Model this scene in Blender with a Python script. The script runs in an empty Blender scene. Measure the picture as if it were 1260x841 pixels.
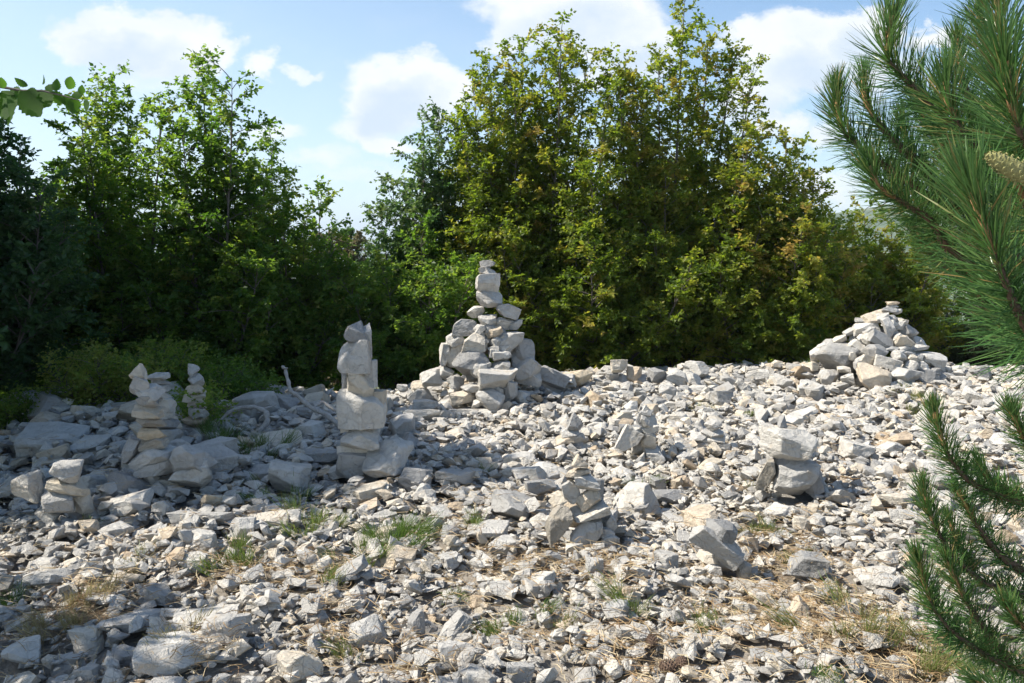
import bpy, bmesh, math, random
import numpy as np
from mathutils import Vector, Matrix, noise as mnoise
R = math.radians
rng = np.random.default_rng(11)
random.seed(11)
scene = bpy.context.scene
COL = scene.collection

# ------------------------------------------------------------------ camera
W0, H0, FPX = 1260.0, 841.0, 989.0
PITCH = R(6.9); EYE = 1.6
cam_d = bpy.data.cameras.new("camera"); cam = bpy.data.objects.new("camera", cam_d); COL.objects.link(cam)
cam_d.sensor_width = 36.0; cam_d.lens = 36.0 * FPX / W0
cam_d.clip_start = 0.05; cam_d.clip_end = 20000
cam.location = (0, 0, EYE); cam.rotation_euler = (R(90) - PITCH, 0, 0)
scene.camera = cam

# ------------------------------------------------------------------ light
SUN_EL, SUN_AZ = R(49), R(-3)             # the sun stands to the left, level with the cairns
to_sun = Vector((-math.cos(SUN_AZ) * math.cos(SUN_EL), math.sin(SUN_AZ) * math.cos(SUN_EL), math.sin(SUN_EL)))
sl = bpy.data.lights.new("sun", 'SUN'); sl.energy = 4.6; sl.angle = R(0.53); sl.color = (1.0, 0.94, 0.84)
so = bpy.data.objects.new("sun", sl); COL.objects.link(so)
so.rotation_euler = to_sun.to_track_quat('Z', 'Y').to_euler(); so.location = (-20, 5, 30)
scene.view_settings.view_transform = 'Standard'; scene.view_settings.look = 'None'
scene.view_settings.exposure = 0.86; scene.view_settings.gamma = 1.0
scene.cycles.max_bounces = 7; scene.cycles.diffuse_bounces = 3; scene.cycles.glossy_bounces = 2
scene.cycles.transmission_bounces = 4; scene.cycles.transparent_max_bounces = 6
scene.cycles.use_denoising = True

def px_dir(px, py):
    dx = (px - W0 / 2) / FPX; dz = -(py - H0 / 2) / FPX
    return np.array([dx, math.cos(PITCH) + dz * math.sin(PITCH), -math.sin(PITCH) + dz * math.cos(PITCH)])
def at(px, py, Y):
    d = px_dir(px, py); return np.array([0, 0, EYE]) + d * (Y / d[1])

world = bpy.data.worlds.new("World"); scene.world = world; world.use_nodes = True
nt = world.node_tree; nt.nodes.clear(); N = nt.nodes; L = nt.links
def mth(op, a, b=None, c=None, clamp=False):
    n = N.new("ShaderNodeMath"); n.operation = op; n.use_clamp = clamp
    for i, v in enumerate((a, b, c)):
        if v is None: continue
        if isinstance(v, (int, float)): n.inputs[i].default_value = v
        else: L.new(v, n.inputs[i])
    return n.outputs[0]
sky = N.new("ShaderNodeTexSky"); sky.sky_type = 'NISHITA'; sky.sun_disc = False
sky.sun_elevation = SUN_EL
sky.sun_rotation = math.atan2(to_sun.x, to_sun.y)
sky.air_density = 1.0; sky.dust_density = 1.2; sky.ozone_density = 1.6; sky.altitude = 500
tc = N.new("ShaderNodeTexCoord"); sep = N.new("ShaderNodeSeparateXYZ"); L.new(tc.outputs['Generated'], sep.inputs[0])
yy = mth('MAXIMUM', sep.outputs[1], 0.08)
U = mth('DIVIDE', sep.outputs[0], yy); V = mth('DIVIDE', sep.outputs[2], yy)
comb = N.new("ShaderNodeCombineXYZ"); L.new(U, comb.inputs[0]); L.new(mth('MULTIPLY', V, 1.5), comb.inputs[1])
L.new(mth('MULTIPLY', sep.outputs[1], 0.25), comb.inputs[2])
def nz(scale, detail, rough, off=0.0):
    n = N.new("ShaderNodeTexNoise"); n.inputs['Scale'].default_value = scale; n.inputs['Detail'].default_value = detail
    n.inputs['Roughness'].default_value = rough
    mp = N.new("ShaderNodeMapping"); mp.inputs['Location'].default_value = (off, off * 0.7, off * 0.3)
    L.new(comb.outputs[0], mp.inputs['Vector']); L.new(mp.outputs[0], n.inputs['Vector']); return n.outputs['Fac']
U0, V0 = U, V
w1 = nz(14, 8, 0.62, 1.3); w2 = nz(14, 8, 0.62, 9.3); w3 = nz(5, 3, 0.5, 4.3)
U = mth('ADD', U, mth('ADD', mth('MULTIPLY', mth('SUBTRACT', w1, 0.5), 0.11), mth('MULTIPLY', mth('SUBTRACT', w3, 0.5), 0.05)))
V = mth('ADD', V, mth('MULTIPLY', mth('SUBTRACT', w2, 0.5), 0.085))
n1 = nz(9, 7, 0.58); n2 = nz(24, 6, 0.6, 3.1); n3 = nz(5, 5, 0.5, 7.7)
clouds = [(160,45,105,38,1.0),(215,62,80,42,1.0),(110,52,55,24,.9),(268,66,34,30,.8),(190,95,85,34,.42),
 (328,82,24,27,.75),(370,90,22,10,.45),(335,157,52,17,.55),(390,195,60,16,.5),(440,215,95,14,.35),
 (500,105,92,44,1.1),(470,130,60,36,1.0),(552,108,52,34,.9),(480,180,40,17,.7),(455,160,50,26,.6),
 (700,14,128,48,1.15),(640,45,44,24,.9),(775,58,84,40,1.0),(735,95,50,22,.6),
 (985,62,95,56,1.15),(945,105,66,52,.95),(1060,45,56,30,.95),(920,45,42,30,.8),(1150,45,38,22,.9),
 (955,158,55,24,.75),(1020,170,34,24,.5),(1010,232,60,24,.7),(1080,90,70,40,.5)]
# field = sum of soft ellipses; greys = the same, moved down a little (shaded undersides)
field = None; under = None
for (cx, cy, a, b, s) in clouds:
    d0 = px_dir(cx, cy); u0, v0 = d0[0] / d0[1], d0[2] / d0[1]
    du = mth('MULTIPLY', mth('SUBTRACT', U, float(u0)), FPX / a)
    dv = mth('MULTIPLY', mth('SUBTRACT', V, float(v0)), FPX / b)
    q = mth('ADD', mth('MULTIPLY', du, du), mth('MULTIPLY', dv, dv))
    g = mth('MULTIPLY', mth('SUBTRACT', 1.0, q, clamp=True), s)
    field = g if field is None else mth('MAXIMUM', field, g)
    if s > 0.9:
        dv2 = mth('ADD', dv, 0.45)
        q2 = mth('ADD', mth('MULTIPLY', mth('MULTIPLY', du, du), 1.6), mth('MULTIPLY', mth('MULTIPLY', dv2, dv2), 2.0))
        g2 = mth('SUBTRACT', 1.0, q2, clamp=True)
        under = g2 if under is None else mth('MAXIMUM', under, g2)
nn = mth('ADD', mth('MULTIPLY', mth('SUBTRACT', n1, 0.5), 1.5), mth('MULTIPLY', mth('SUBTRACT', n2, 0.5), 0.7))
dens = mth('ADD', field, mth('MULTIPLY', nn, mth('ADD', 0.25, mth('MULTIPLY', field, 0.8))))
# elsewhere in the sky (beside and behind): the same kind of loose cumulus
back = mth('MULTIPLY', mth('SUBTRACT', n3, 0.56), 5.0, clamp=True)
front = N.new("ShaderNodeMapRange"); L.new(sep.outputs[1], front.inputs[0]); front.inputs[1].default_value = 0.25; front.inputs[2].default_value = 0.6
mr = N.new("ShaderNodeMapRange"); mr.interpolation_type = 'SMOOTHSTEP'; L.new(dens, mr.inputs[0])
mr.inputs[1].default_value = -0.02; mr.inputs[2].default_value = 0.66
a_front = mth('MULTIPLY', mr.outputs[0], front.outputs[0])
a_back = mth('MULTIPLY', back, mth('SUBTRACT', 0.8, front.outputs[0], clamp=True))
alpha = mth('MULTIPLY', mth('ADD', a_front, a_back, clamp=True), 0.93)
grey = mth('MULTIPLY', mth('ADD', under, mth('MULTIPLY', mth('SUBTRACT', n1, 0.50), 2.4)), 0.85, clamp=True)
cc = N.new("ShaderNodeMix"); cc.data_type = 'RGBA'; L.new(grey, cc.inputs[0])
cc.inputs[6].default_value = (6.2, 6.35, 6.5, 1); cc.inputs[7].default_value = (4.3, 5.0, 5.8, 1)
hsv = N.new("ShaderNodeHueSaturation"); L.new(sky.outputs[0], hsv.inputs['Color']); hsv.inputs['Saturation'].default_value = 1.3; hsv.inputs['Value'].default_value = 1.02; hsv.inputs['Hue'].default_value = 0.50
# thin milky veil towards the horizon and towards the sun's side
veil = N.new("ShaderNodeMapRange"); L.new(sep.outputs[2], veil.inputs[0]); veil.inputs[1].default_value = 0.42; veil.inputs[2].default_value = -0.02
veil.inputs[3].default_value = 0.0; veil.inputs[4].default_value = 0.5
veil2 = N.new("ShaderNodeMapRange"); L.new(sep.outputs[0], veil2.inputs[0]); veil2.inputs[1].default_value = 0.35; veil2.inputs[2].default_value = -0.6
veil2.inputs[3].default_value = 0.0; veil2.inputs[4].default_value = 0.35
vv = N.new("ShaderNodeMix"); vv.data_type = 'RGBA'; L.new(mth('ADD', veil.outputs[0], veil2.outputs[0], clamp=True), vv.inputs[0])
L.new(hsv.outputs[0], vv.inputs[6]); vv.inputs[7].default_value = (5.5, 6.7, 7.7, 1)
mixc = N.new("ShaderNodeMix"); mixc.data_type = 'RGBA'; L.new(alpha, mixc.inputs[0])
L.new(vv.outputs[2], mixc.inputs[6]); L.new(cc.outputs[2], mixc.inputs[7])
bg = N.new("ShaderNodeBackground"); bg.inputs[1].default_value = 0.095; L.new(mixc.outputs[2], bg.inputs[0])
wo = N.new("ShaderNodeOutputWorld"); L.new(bg.outputs[0], wo.inputs[0])

# ------------------------------------------------------------------ helpers
def mk(name, verts, faces, mat, parent=None, attrs=None, smooth=False):
    """verts (N,3); faces: list of int arrays (n,k); attrs: name -> per-vertex floats"""
    me = bpy.data.meshes.new(name)
    verts = np.ascontiguousarray(verts, dtype=np.float32)
    faces = [np.asarray(f, dtype=np.int32) for f in (faces if isinstance(faces, list) else [faces]) if len(f)]
    me.vertices.add(len(verts)); me.vertices.foreach_set("co", verts.ravel())
    nl = sum(f.size for f in faces); nf = sum(len(f) for f in faces)
    me.loops.add(nl); me.polygons.add(nf)
    me.loops.foreach_set("vertex_index", np.concatenate([f.ravel() for f in faces]))
    tot = np.concatenate([np.full(len(f), f.shape[1], np.int32) for f in faces])
    st = np.concatenate([[0], np.cumsum(tot)[:-1]]).astype(np.int32)
    me.polygons.foreach_set("loop_start", st); me.polygons.foreach_set("loop_total", tot)
    me.polygons.foreach_set("use_smooth", np.full(nf, smooth, dtype=bool))
    for k, v in (attrs or {}).items():
        at_ = me.attributes.new(k, 'FLOAT', 'POINT'); at_.data.foreach_set("value", np.asarray(v, np.float32))
    me.update(calc_edges=True)
    me.materials.append(mat)
    o = bpy.data.objects.new(name, me); COL.objects.link(o)
    if parent is not None: o.parent = parent
    return o
def tag(o, label=None, cat=None, group=None, kind=None):
    for k, v in (('label', label), ('category', cat), ('group', group), ('kind', kind)):
        if v: o[k] = v
    return o
def empty(name, loc):
    o = bpy.data.objects.new(name, None); COL.objects.link(o); o.location = Vector([float(a) for a in loc]); o.empty_display_size = 0.1
    return o
def unit(v, ax=-1): return v / np.maximum(np.linalg.norm(v, axis=ax, keepdims=True), 1e-9)
def tubes(P, rad, sides=5):
    """P (n,k,3) paths, rad (n,k) -> verts, quads"""
    P = np.asarray(P, float); n, k, _ = P.shape
    T = np.gradient(P, axis=1); T = unit(T)
    ref = np.where(np.abs(T[..., 2:3]) > 0.9, np.array([1., 0, 0]), np.array([0, 0, 1.]))
    A = unit(np.cross(T, ref)); B = np.cross(T, A)
    th = np.arange(sides) * 2 * np.pi / sides
    V_ = P[:, :, None] + rad[:, :, None, None] * (A[:, :, None] * np.cos(th)[None, None, :, None] + B[:, :, None] * np.sin(th)[None, None, :, None])
    idx = np.arange(n * k * sides).reshape(n, k, sides)
    a = idx[:, :-1]; b = idx[:, 1:]
    F = np.stack([a, np.roll(a, -1, 2), np.roll(b, -1, 2), b], -1).reshape(-1, 4)
    return V_.reshape(-1, 3), F
def join(parts):
    vs, fs, off = [], [], 0
    for v, f in parts:
        vs.append(v); fs.append(np.asarray(f) + off); off += len(v)
    return np.concatenate(vs), fs

# ------------------------------------------------------------------ materials
def new_mat(name):
    m = bpy.data.materials.new(name); m.use_nodes = True; t = m.node_tree; t.nodes.clear()
    return m, t, t.nodes, t.links
def n_noise(t, vec, scale, detail=4, rough=.55, dist=0.0):
    n = t.nodes.new("ShaderNodeTexNoise"); n.inputs['Scale'].default_value = scale; n.inputs['Detail'].default_value = detail
    n.inputs['Roughness'].default_value = rough; n.inputs['Distortion'].default_value = dist; t.links.new(vec, n.inputs['Vector']); return n.outputs['Fac']
def n_ramp(t, fac, stops):
    n = t.nodes.new("ShaderNodeValToRGB"); e = n.color_ramp.elements
    while len(e) < len(stops): e.new(0.5)
    for i, (p, c) in enumerate(stops): e[i].position = p; e[i].color = (*c, 1)
    t.links.new(fac, n.inputs[0]); return n.outputs[0]
def n_mix(t, fac, a, b, mode='MIX'):
    n = t.nodes.new("ShaderNodeMix"); n.data_type = 'RGBA'; n.blend_type = mode
    for i, v in ((0, fac), (6, a), (7, b)):
        if isinstance(v, (int, float)): n.inputs[i].default_value = v
        elif isinstance(v, tuple): n.inputs[i].default_value = (*v, 1)
        else: t.links.new(v, n.inputs[i])
    return n.outputs[2]
def rock_mat(name, bright=1.0, warm=0.0, island=False):
    m, t, nd, lk = new_mat(name)
    g = nd.new("ShaderNodeNewGeometry"); pos = g.outputs['Position']
    big = n_noise(t, pos, 7, 5, .6, .4); mid = n_noise(t, pos, 34, 6, .65); fine = n_noise(t, pos, 160, 4, .7)
    c = n_ramp(t, big, [(.3, (.37, .355, .325)), (.5, (.53, .51, .475)), (.72, (.63, .61, .57))])
    c = n_mix(t, n_ramp(t, mid, [(.35, (0, 0, 0)), (.62, (.55, .55, .55))]), c, (.58, .56, .52))
    spots = n_ramp(t, n_noise(t, pos, 21, 7, .75, .8), [(.57, (0, 0, 0)), (.72, (.8, .8, .8))])
    c = n_mix(t, spots, c, (.27, .265, .25))
    ochre = n_ramp(t, n_noise(t, pos, 4.5, 6, .7, 1.2), [(.56, (0, 0, 0)), (.74, (.7, .7, .7))])
    c = n_mix(t, ochre, c, (.50, .41, .30))
    if island:
        a = nd.new("ShaderNodeAttribute"); a.attribute_name = 'tint'; f = a.outputs['Fac']
    else:
        oi = nd.new("ShaderNodeObjectInfo"); f = oi.outputs['Random']
    tn = n_ramp(t, f, [(0, (.55, .56, .58)), (.25, (.84, .84, .84)), (.6, (1.0, .99, .97)), (.8, (1.10, 1.08, 1.04)), (.93, (1.13, 1.04, .90)), (1, (.95, .78, .60))])
    c = n_mix(t, 1.0, c, tn, 'MULTIPLY')
    if bright != 1.0 or warm: c = n_mix(t, 1.0, c, (bright * (1 + warm), bright, bright * (1 - 1.6 * warm)), 'MULTIPLY')
    v = nd.new("ShaderNodeTexVoronoi"); v.feature = 'DISTANCE_TO_EDGE'; v.inputs['Scale'].default_value = 9
    wp = nd.new("ShaderNodeVectorMath"); wp.operation = 'ADD'
    nv = nd.new("ShaderNodeTexNoise"); nv.inputs['Scale'].default_value = 6; lk.new(pos, nv.inputs['Vector'])
    sc_ = nd.new("ShaderNodeVectorMath"); sc_.operation = 'SCALE'; sc_.inputs['Scale'].default_value = .35; lk.new(nv.outputs['Color'], sc_.inputs[0])
    lk.new(pos, wp.inputs[0]); lk.new(sc_.outputs[0], wp.inputs[1]); lk.new(wp.outputs[0], v.inputs['Vector'])
    crack = n_ramp(t, v.outputs['Distance'], [(0, (0, 0, 0)), (.022, (1, 1, 1))])
    s1 = nd.new("ShaderNodeMath"); s1.operation = 'MULTIPLY_ADD'; lk.new(fine, s1.inputs[0]); s1.inputs[1].default_value = .35; lk.new(mid, s1.inputs[2])
    s2 = nd.new("ShaderNodeMath"); s2.operation = 'MULTIPLY_ADD'; lk.new(crack, s2.inputs[0]); s2.inputs[1].default_value = .22; lk.new(s1.outputs[0], s2.inputs[2])
    b = nd.new("ShaderNodeBump"); b.inputs['Strength'].default_value = .95; b.inputs['Distance'].default_value = .021; lk.new(s2.outputs[0], b.inputs['Height'])
    p = nd.new("ShaderNodeBsdfPrincipled"); p.inputs['Roughness'].default_value = .92; p.inputs['Specular IOR Level'].default_value = .25
    lk.new(c, p.inputs['Base Color']); lk.new(b.outputs[0], p.inputs['Normal'])
    o = nd.new("ShaderNodeOutputMaterial"); lk.new(p.outputs[0], o.inputs[0]); return m
M_ROCK = rock_mat("limestone")
M_ROCKW = rock_mat("limestone_ochre", .95, .07)
M_RUB = rock_mat("limestone_rubble", 1.02, 0.01, island=True)

def leaf_mat(name, cols, trans, attr='tint', tmix=.5, rough=.5):
    m, t, nd, lk = new_mat(name)
    a = nd.new("ShaderNodeAttribute"); a.attribute_name = attr
    c = n_ramp(t, a.outputs['Fac'], [(i / (len(cols) - 1), c) for i, c in enumerate(cols)])
    tcx = n_ramp(t, a.outputs['Fac'], [(i / (len(trans) - 1), c) for i, c in enumerate(trans)])
    p = nd.new("ShaderNodeBsdfPrincipled"); p.inputs['Roughness'].default_value = rough; p.inputs['Specular IOR Level'].default_value = .35
    lk.new(c, p.inputs['Base Color'])
    tr = nd.new("ShaderNodeBsdfTranslucent"); lk.new(tcx, tr.inputs[0])
    mx = nd.new("ShaderNodeMixShader"); mx.inputs[0].default_value = tmix; lk.new(p.outputs[0], mx.inputs[1]); lk.new(tr.outputs[0], mx.inputs[2])
    o = nd.new("ShaderNodeOutputMaterial"); lk.new(mx.outputs[0], o.inputs[0]); return m
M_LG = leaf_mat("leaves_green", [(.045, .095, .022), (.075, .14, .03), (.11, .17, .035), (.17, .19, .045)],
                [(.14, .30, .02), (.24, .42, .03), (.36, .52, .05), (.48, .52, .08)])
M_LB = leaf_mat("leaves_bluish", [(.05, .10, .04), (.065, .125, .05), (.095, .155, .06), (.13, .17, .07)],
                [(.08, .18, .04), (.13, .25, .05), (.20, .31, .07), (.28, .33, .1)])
M_LY = leaf_mat("leaves_autumn", [(.08, .125, .022), (.14, .18, .03), (.22, .22, .04), (.30, .22, .06)],
                [(.24, .36, .02), (.38, .48, .03), (.55, .52, .05), (.58, .40, .08)])
M_LNEAR = leaf_mat('leaves_near', [(.04, .09, .02), (.05, .11, .02)], [(.10, .24, .02), (.16, .34, .03)], tmix=.55, rough=.8)
M_LO = leaf_mat("leaves_olive", [(.07, .09, .04), (.10, .12, .055), (.14, .14, .07), (.17, .14, .08)],
                [(.12, .18, .05), (.18, .24, .08), (.25, .26, .1), (.25, .2, .1)], tmix=.3)
M_NEED = leaf_mat("pine_needles", [(.05, .12, .035), (.075, .16, .045), (.11, .20, .055), (.30, .20, .08)],
                  [(.05, .14, .03), (.08, .2, .04), (.12, .24, .05), (.2, .26, .06)], tmix=.25, rough=.32)
M_GRASS = leaf_mat("grass_blades", [(.06, .11, .02), (.11, .16, .03), (.24, .21, .09), (.38, .31, .17)],
                   [(.15, .28, .04), (.24, .34, .06), (.38, .33, .12), (.42, .34, .16)], tmix=.35)
M_LIT = leaf_mat("dry_needles", [(.20, .12, .06), (.36, .24, .12), (.48, .36, .20), (.60, .50, .32)],
                 [(.2, .1, .05), (.3, .17, .08), (.35, .22, .12), (.4, .3, .18)], tmix=.15, rough=.7)
def bark_mat(name, c0, c1, sc=22):
    m, t, nd, lk = new_mat(name); g = nd.new("ShaderNodeNewGeometry")
    f = n_noise(t, g.outputs['Position'], sc, 6, .7, .6); c = n_ramp(t, f, [(.3, c0), (.7, c1)])
    b = nd.new("ShaderNodeBump"); b.inputs['Strength'].default_value = .6; b.inputs['Distance'].default_value = .008; lk.new(f, b.inputs['Height'])
    p = nd.new("ShaderNodeBsdfPrincipled"); p.inputs['Roughness'].default_value = .85; lk.new(c, p.inputs['Base Color']); lk.new(b.outputs[0], p.inputs['Normal'])
    o = nd.new("ShaderNodeOutputMaterial"); lk.new(p.outputs[0], o.inputs[0]); return m
M_BARK = bark_mat("grey_bark", (.07, .06, .05), (.17, .15, .13))
M_DEAD = bark_mat("weathered_wood", (.24, .22, .20), (.46, .43, .39), 45)
M_PBARK = bark_mat("pine_bark", (.09, .055, .035), (.22, .14, .09), 60)
M_BUD = bark_mat("pine_bud", (.33, .17, .07), (.50, .30, .14), 160)
M_CONE = bark_mat("green_cone", (.22, .22, .07), (.36, .33, .14), 90)
M_BCONE = bark_mat("brown_cone", (.07, .045, .03), (.20, .13, .09), 90)

# ------------------------------------------------------------------ terrain
CX = [-20, -6, -4, -2.4, -1, 0.4, 1.2, 3, 5, 20]
CY = [6.8, 7.4, 7.7, 7.9, 8.3, 9.0, 9.3, 9.6, 9.6, 9.3]
def crest(x): return np.interp(x, CX, CY)
def terr(x, y):
    x = np.asarray(x, float); y = np.asarray(y, float)
    c = crest(x)
    h = 0.05 * np.sin(x * 1.3 + 1.0) * np.sin(y * 0.9) + 0.03 * np.sin(x * 2.9 + y * 1.7) + .02 * np.sin(x * 5.1 - y * 3.7)
    h = h + 0.14 * np.exp(-((x + 3.4) / 1.5) ** 2 - ((y - 6.9) / 1.2) ** 2)
    h = h + 0.07 * np.exp(-((x - 1.25) / .6) ** 2 - ((y - 8.7) / .8) ** 2) + 0.05 * np.exp(-((x - 2.6) / .7) ** 2 - ((y - 9.4) / .6) ** 2)
    h = h + 0.10 * np.exp(-((x - 4.0) / 1.7) ** 2 - ((y - 9.6) / 1.0) ** 2)
    h = h + 0.10 * np.exp(-((x + 0.3) / .9) ** 2 - ((y - 8.2) / .8) ** 2)
    h = h * np.clip((14 - y) / 4, 0, 1)
    d = np.maximum(y - c, 0); d2 = np.maximum(-y - 4, 0)
    fall = -(0.11 * d ** 2) / (1 + 0.11 * d ** 2 / np.maximum(0.42 * d, 1e-6))
    side = np.maximum(np.abs(x) - 14, 0)
    h = h + fall - 0.12 * d2 - .1 * side
    return np.maximum(h, -70 + 3 * np.sin(x * .01) * np.cos(y * .008))
def ground_at(px, py):
    d = px_dir(px, py); o = np.array([0, 0, EYE]); t = 1.5
    while t < 40:
        p = o + d * t
        if p[2] <= terr(p[0], p[1]): return p
        t += 0.02
    return o + d * 9.5
def gauss2(x, y, lst):
    w = np.zeros_like(np.asarray(x, float))
    for (cx, cy, rx, ry, a) in lst: w = np.maximum(w, a * np.exp(-((x - cx) / rx) ** 2 - ((y - cy) / ry) ** 2))
    return w
# patches of needle litter between the stones: (px, py, half width px, half height px, weight)
LIT_PX = [(1000,760,130,45,1),(1110,800,110,45,1),(940,660,80,30,.8),(790,800,110,40,.7),(640,700,90,30,.8),(560,650,60,20,.55),(300,700,90,22,.85),
          (110,745,70,35,.95),(400,700,70,20,.8),(420,770,60,40,.6),(520,815,80,25,.5),(330,640,40,14,.5),(740,690,70,24,.7),(690,470,30,10,.5),(480,780,60,22,.6),
          (1140,480,60,12,.7),(960,700,110,28,.85),(840,500,60,10,.4),(880,760,60,30,.5),(250,800,60,30,.6),(680,770,70,30,.5),(30,800,60,30,.6),(610,610,80,14,.4)]
LIT = []
for (px, py, wx, wy, a) in LIT_PX:
    g = ground_at(px, py); g2 = ground_at(px, py - wy)
    LIT.append((g[0], g[1], wx / FPX * g[1], max(abs(g2[1] - g[1]), .12), a))
BED = .085   # thickness of the rubble that lies on the soil
def litter(x, y): return gauss2(x, y, LIT)
def axis_grid(lims, steps):
    out = [lims[0]]
    for i, s in enumerate(steps):
        n = max(1, int(round((lims[i + 1] - lims[i]) / s))); out += list(np.linspace(lims[i], lims[i + 1], n + 1)[1:])
    return np.array(out)
gx = axis_grid([-6000, -1000, -200, -40, -9, 9, 40, 200, 1000, 6000], [500, 80, 16, 1.5, .09, 1.5, 16, 80, 500])
gy = axis_grid([-1500, -200, -20, 1.2, 12.5, 40, 200, 1000, 7000], [200, 20, 1.2, .09, 1.2, 12, 80, 500])
GX, GY = np.meshgrid(gx, gy); GZ = terr(GX, GY) - BED * np.clip((13 - GY) / 2, 0, 1) * (1 - .75 * np.clip(litter(GX, GY) * 1.3, 0, 1))
vid = np.arange(GX.size).reshape(GX.shape)
M_G, t, nd, lk = new_mat("stony_soil")
g = nd.new("ShaderNodeNewGeometry"); pos = g.outputs['Position']
a = nd.new("ShaderNodeAttribute"); a.attribute_name = 'litter'
c = n_ramp(t, n_noise(t, pos, 60, 6, .7), [(.3, (.17, .155, .13)), (.7, (.40, .38, .35))])
c = n_mix(t, a.outputs['Fac'], c, n_ramp(t, n_noise(t, pos, 45, 7, .75, .6), [(.3, (.16, .12, .08)), (.7, (.40, .32, .22))]))
gr = nd.new("ShaderNodeAttribute"); gr.attribute_name = 'green'
c = n_mix(t, gr.outputs['Fac'], c, n_ramp(t, n_noise(t, pos, .35, 8, .7), [(.35, (.05, .075, .025)), (.7, (.12, .13, .05))]))
b = nd.new("ShaderNodeBump"); b.inputs['Distance'].default_value = .02; lk.new(n_noise(t, pos, 50, 6, .7), b.inputs['Height'])
p = nd.new("ShaderNodeBsdfPrincipled"); p.inputs['Roughness'].default_value = .95; lk.new(c, p.inputs['Base Color']); lk.new(b.outputs[0], p.inputs['Normal'])
o = nd.new("ShaderNodeOutputMaterial"); lk.new(p.outputs[0], o.inputs[0])
F = np.stack([vid[:-1, :-1], vid[:-1, 1:], vid[1:, 1:], vid[1:, :-1]], -1).reshape(-1, 4)
gnd = mk("ground", np.stack([GX, GY, GZ], -1).reshape(-1, 3), F, M_G, smooth=True,
         attrs={'litter': litter(GX, GY).ravel(), 'green': np.clip((GY - crest(GX) - 1.5) / 2, 0, 1).ravel()})
tag(gnd, kind='structure')
bm = bmesh.new(); bmesh.ops.create_cube(bm, size=1.0); hz_me = bpy.data.meshes.new("haze"); bm.to_mesh(hz_me); bm.free()
hz = bpy.data.objects.new("haze", hz_me); COL.objects.link(hz); hz.scale = (12400, 9200, 208); hz.location = (0, 2800, 24); tag(hz, "thin summer haze over the valley", "haze", kind='stuff')
mh, t, nd, lk = new_mat("thin_haze"); pv = nd.new("ShaderNodeVolumePrincipled"); pv.inputs['Color'].default_value = (.80, .90, 1, 1); pv.inputs['Density'].default_value = .00022
o = nd.new("ShaderNodeOutputMaterial"); lk.new(pv.outputs[0], o.inputs['Volume']); hz_me.materials.append(mh)

# distant hills
M_HILL, t, nd, lk = new_mat("wooded_slope")
g = nd.new("ShaderNodeNewGeometry")
c = n_ramp(t, n_noise(t, g.outputs['Position'], .02, 10, .75), [(.38, (.035, .06, .025)), (.55, (.09, .12, .05)), (.68, (.22, .22, .14))])
p = nd.new("ShaderNodeBsdfPrincipled"); p.inputs['Roughness'].default_value = 1; lk.new(c, p.inputs['Base Color'])
o = nd.new("ShaderNodeOutputMaterial"); lk.new(p.outputs[0], o.inputs[0])
def hill(cx, cy, rx, ry, top, seed):
    u = np.linspace(-1.3, 1.3, 70); X, Y_ = np.meshgrid(u, u); r = np.sqrt(X ** 2 + Y_ ** 2)
    n = np.array([mnoise.fractal(Vector((a * 2 + seed, b_ * 2, seed)), 1.0, 2.0, 6) for a, b_ in zip(X.ravel(), Y_.ravel())]).reshape(X.shape)
    Z = -90 + (top + 90) * np.clip(np.exp(-r ** 2 * 1.6) + .10 * n * np.clip(1.3 - r, 0, 1), 0, 2)
    i = np.arange(X.size).reshape(X.shape)
    f = np.stack([i[:-1, :-1], i[:-1, 1:], i[1:, 1:], i[1:, :-1]], -1).reshape(-1, 4)
    tag(mk("hill", np.stack([X * rx + cx, Y_ * ry + cy, Z], -1).reshape(-1, 3), f, M_HILL, smooth=True), kind='structure')
hill(640, 1150, 700, 380, 62, 1.0)
hill(1500, 1500, 900, 500, 90, 5.0)
hill(-900, 5200, 2400, 900, 36, 2.0)
hill(-3800, 4300, 2400, 900, 50, 3.0)

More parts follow.
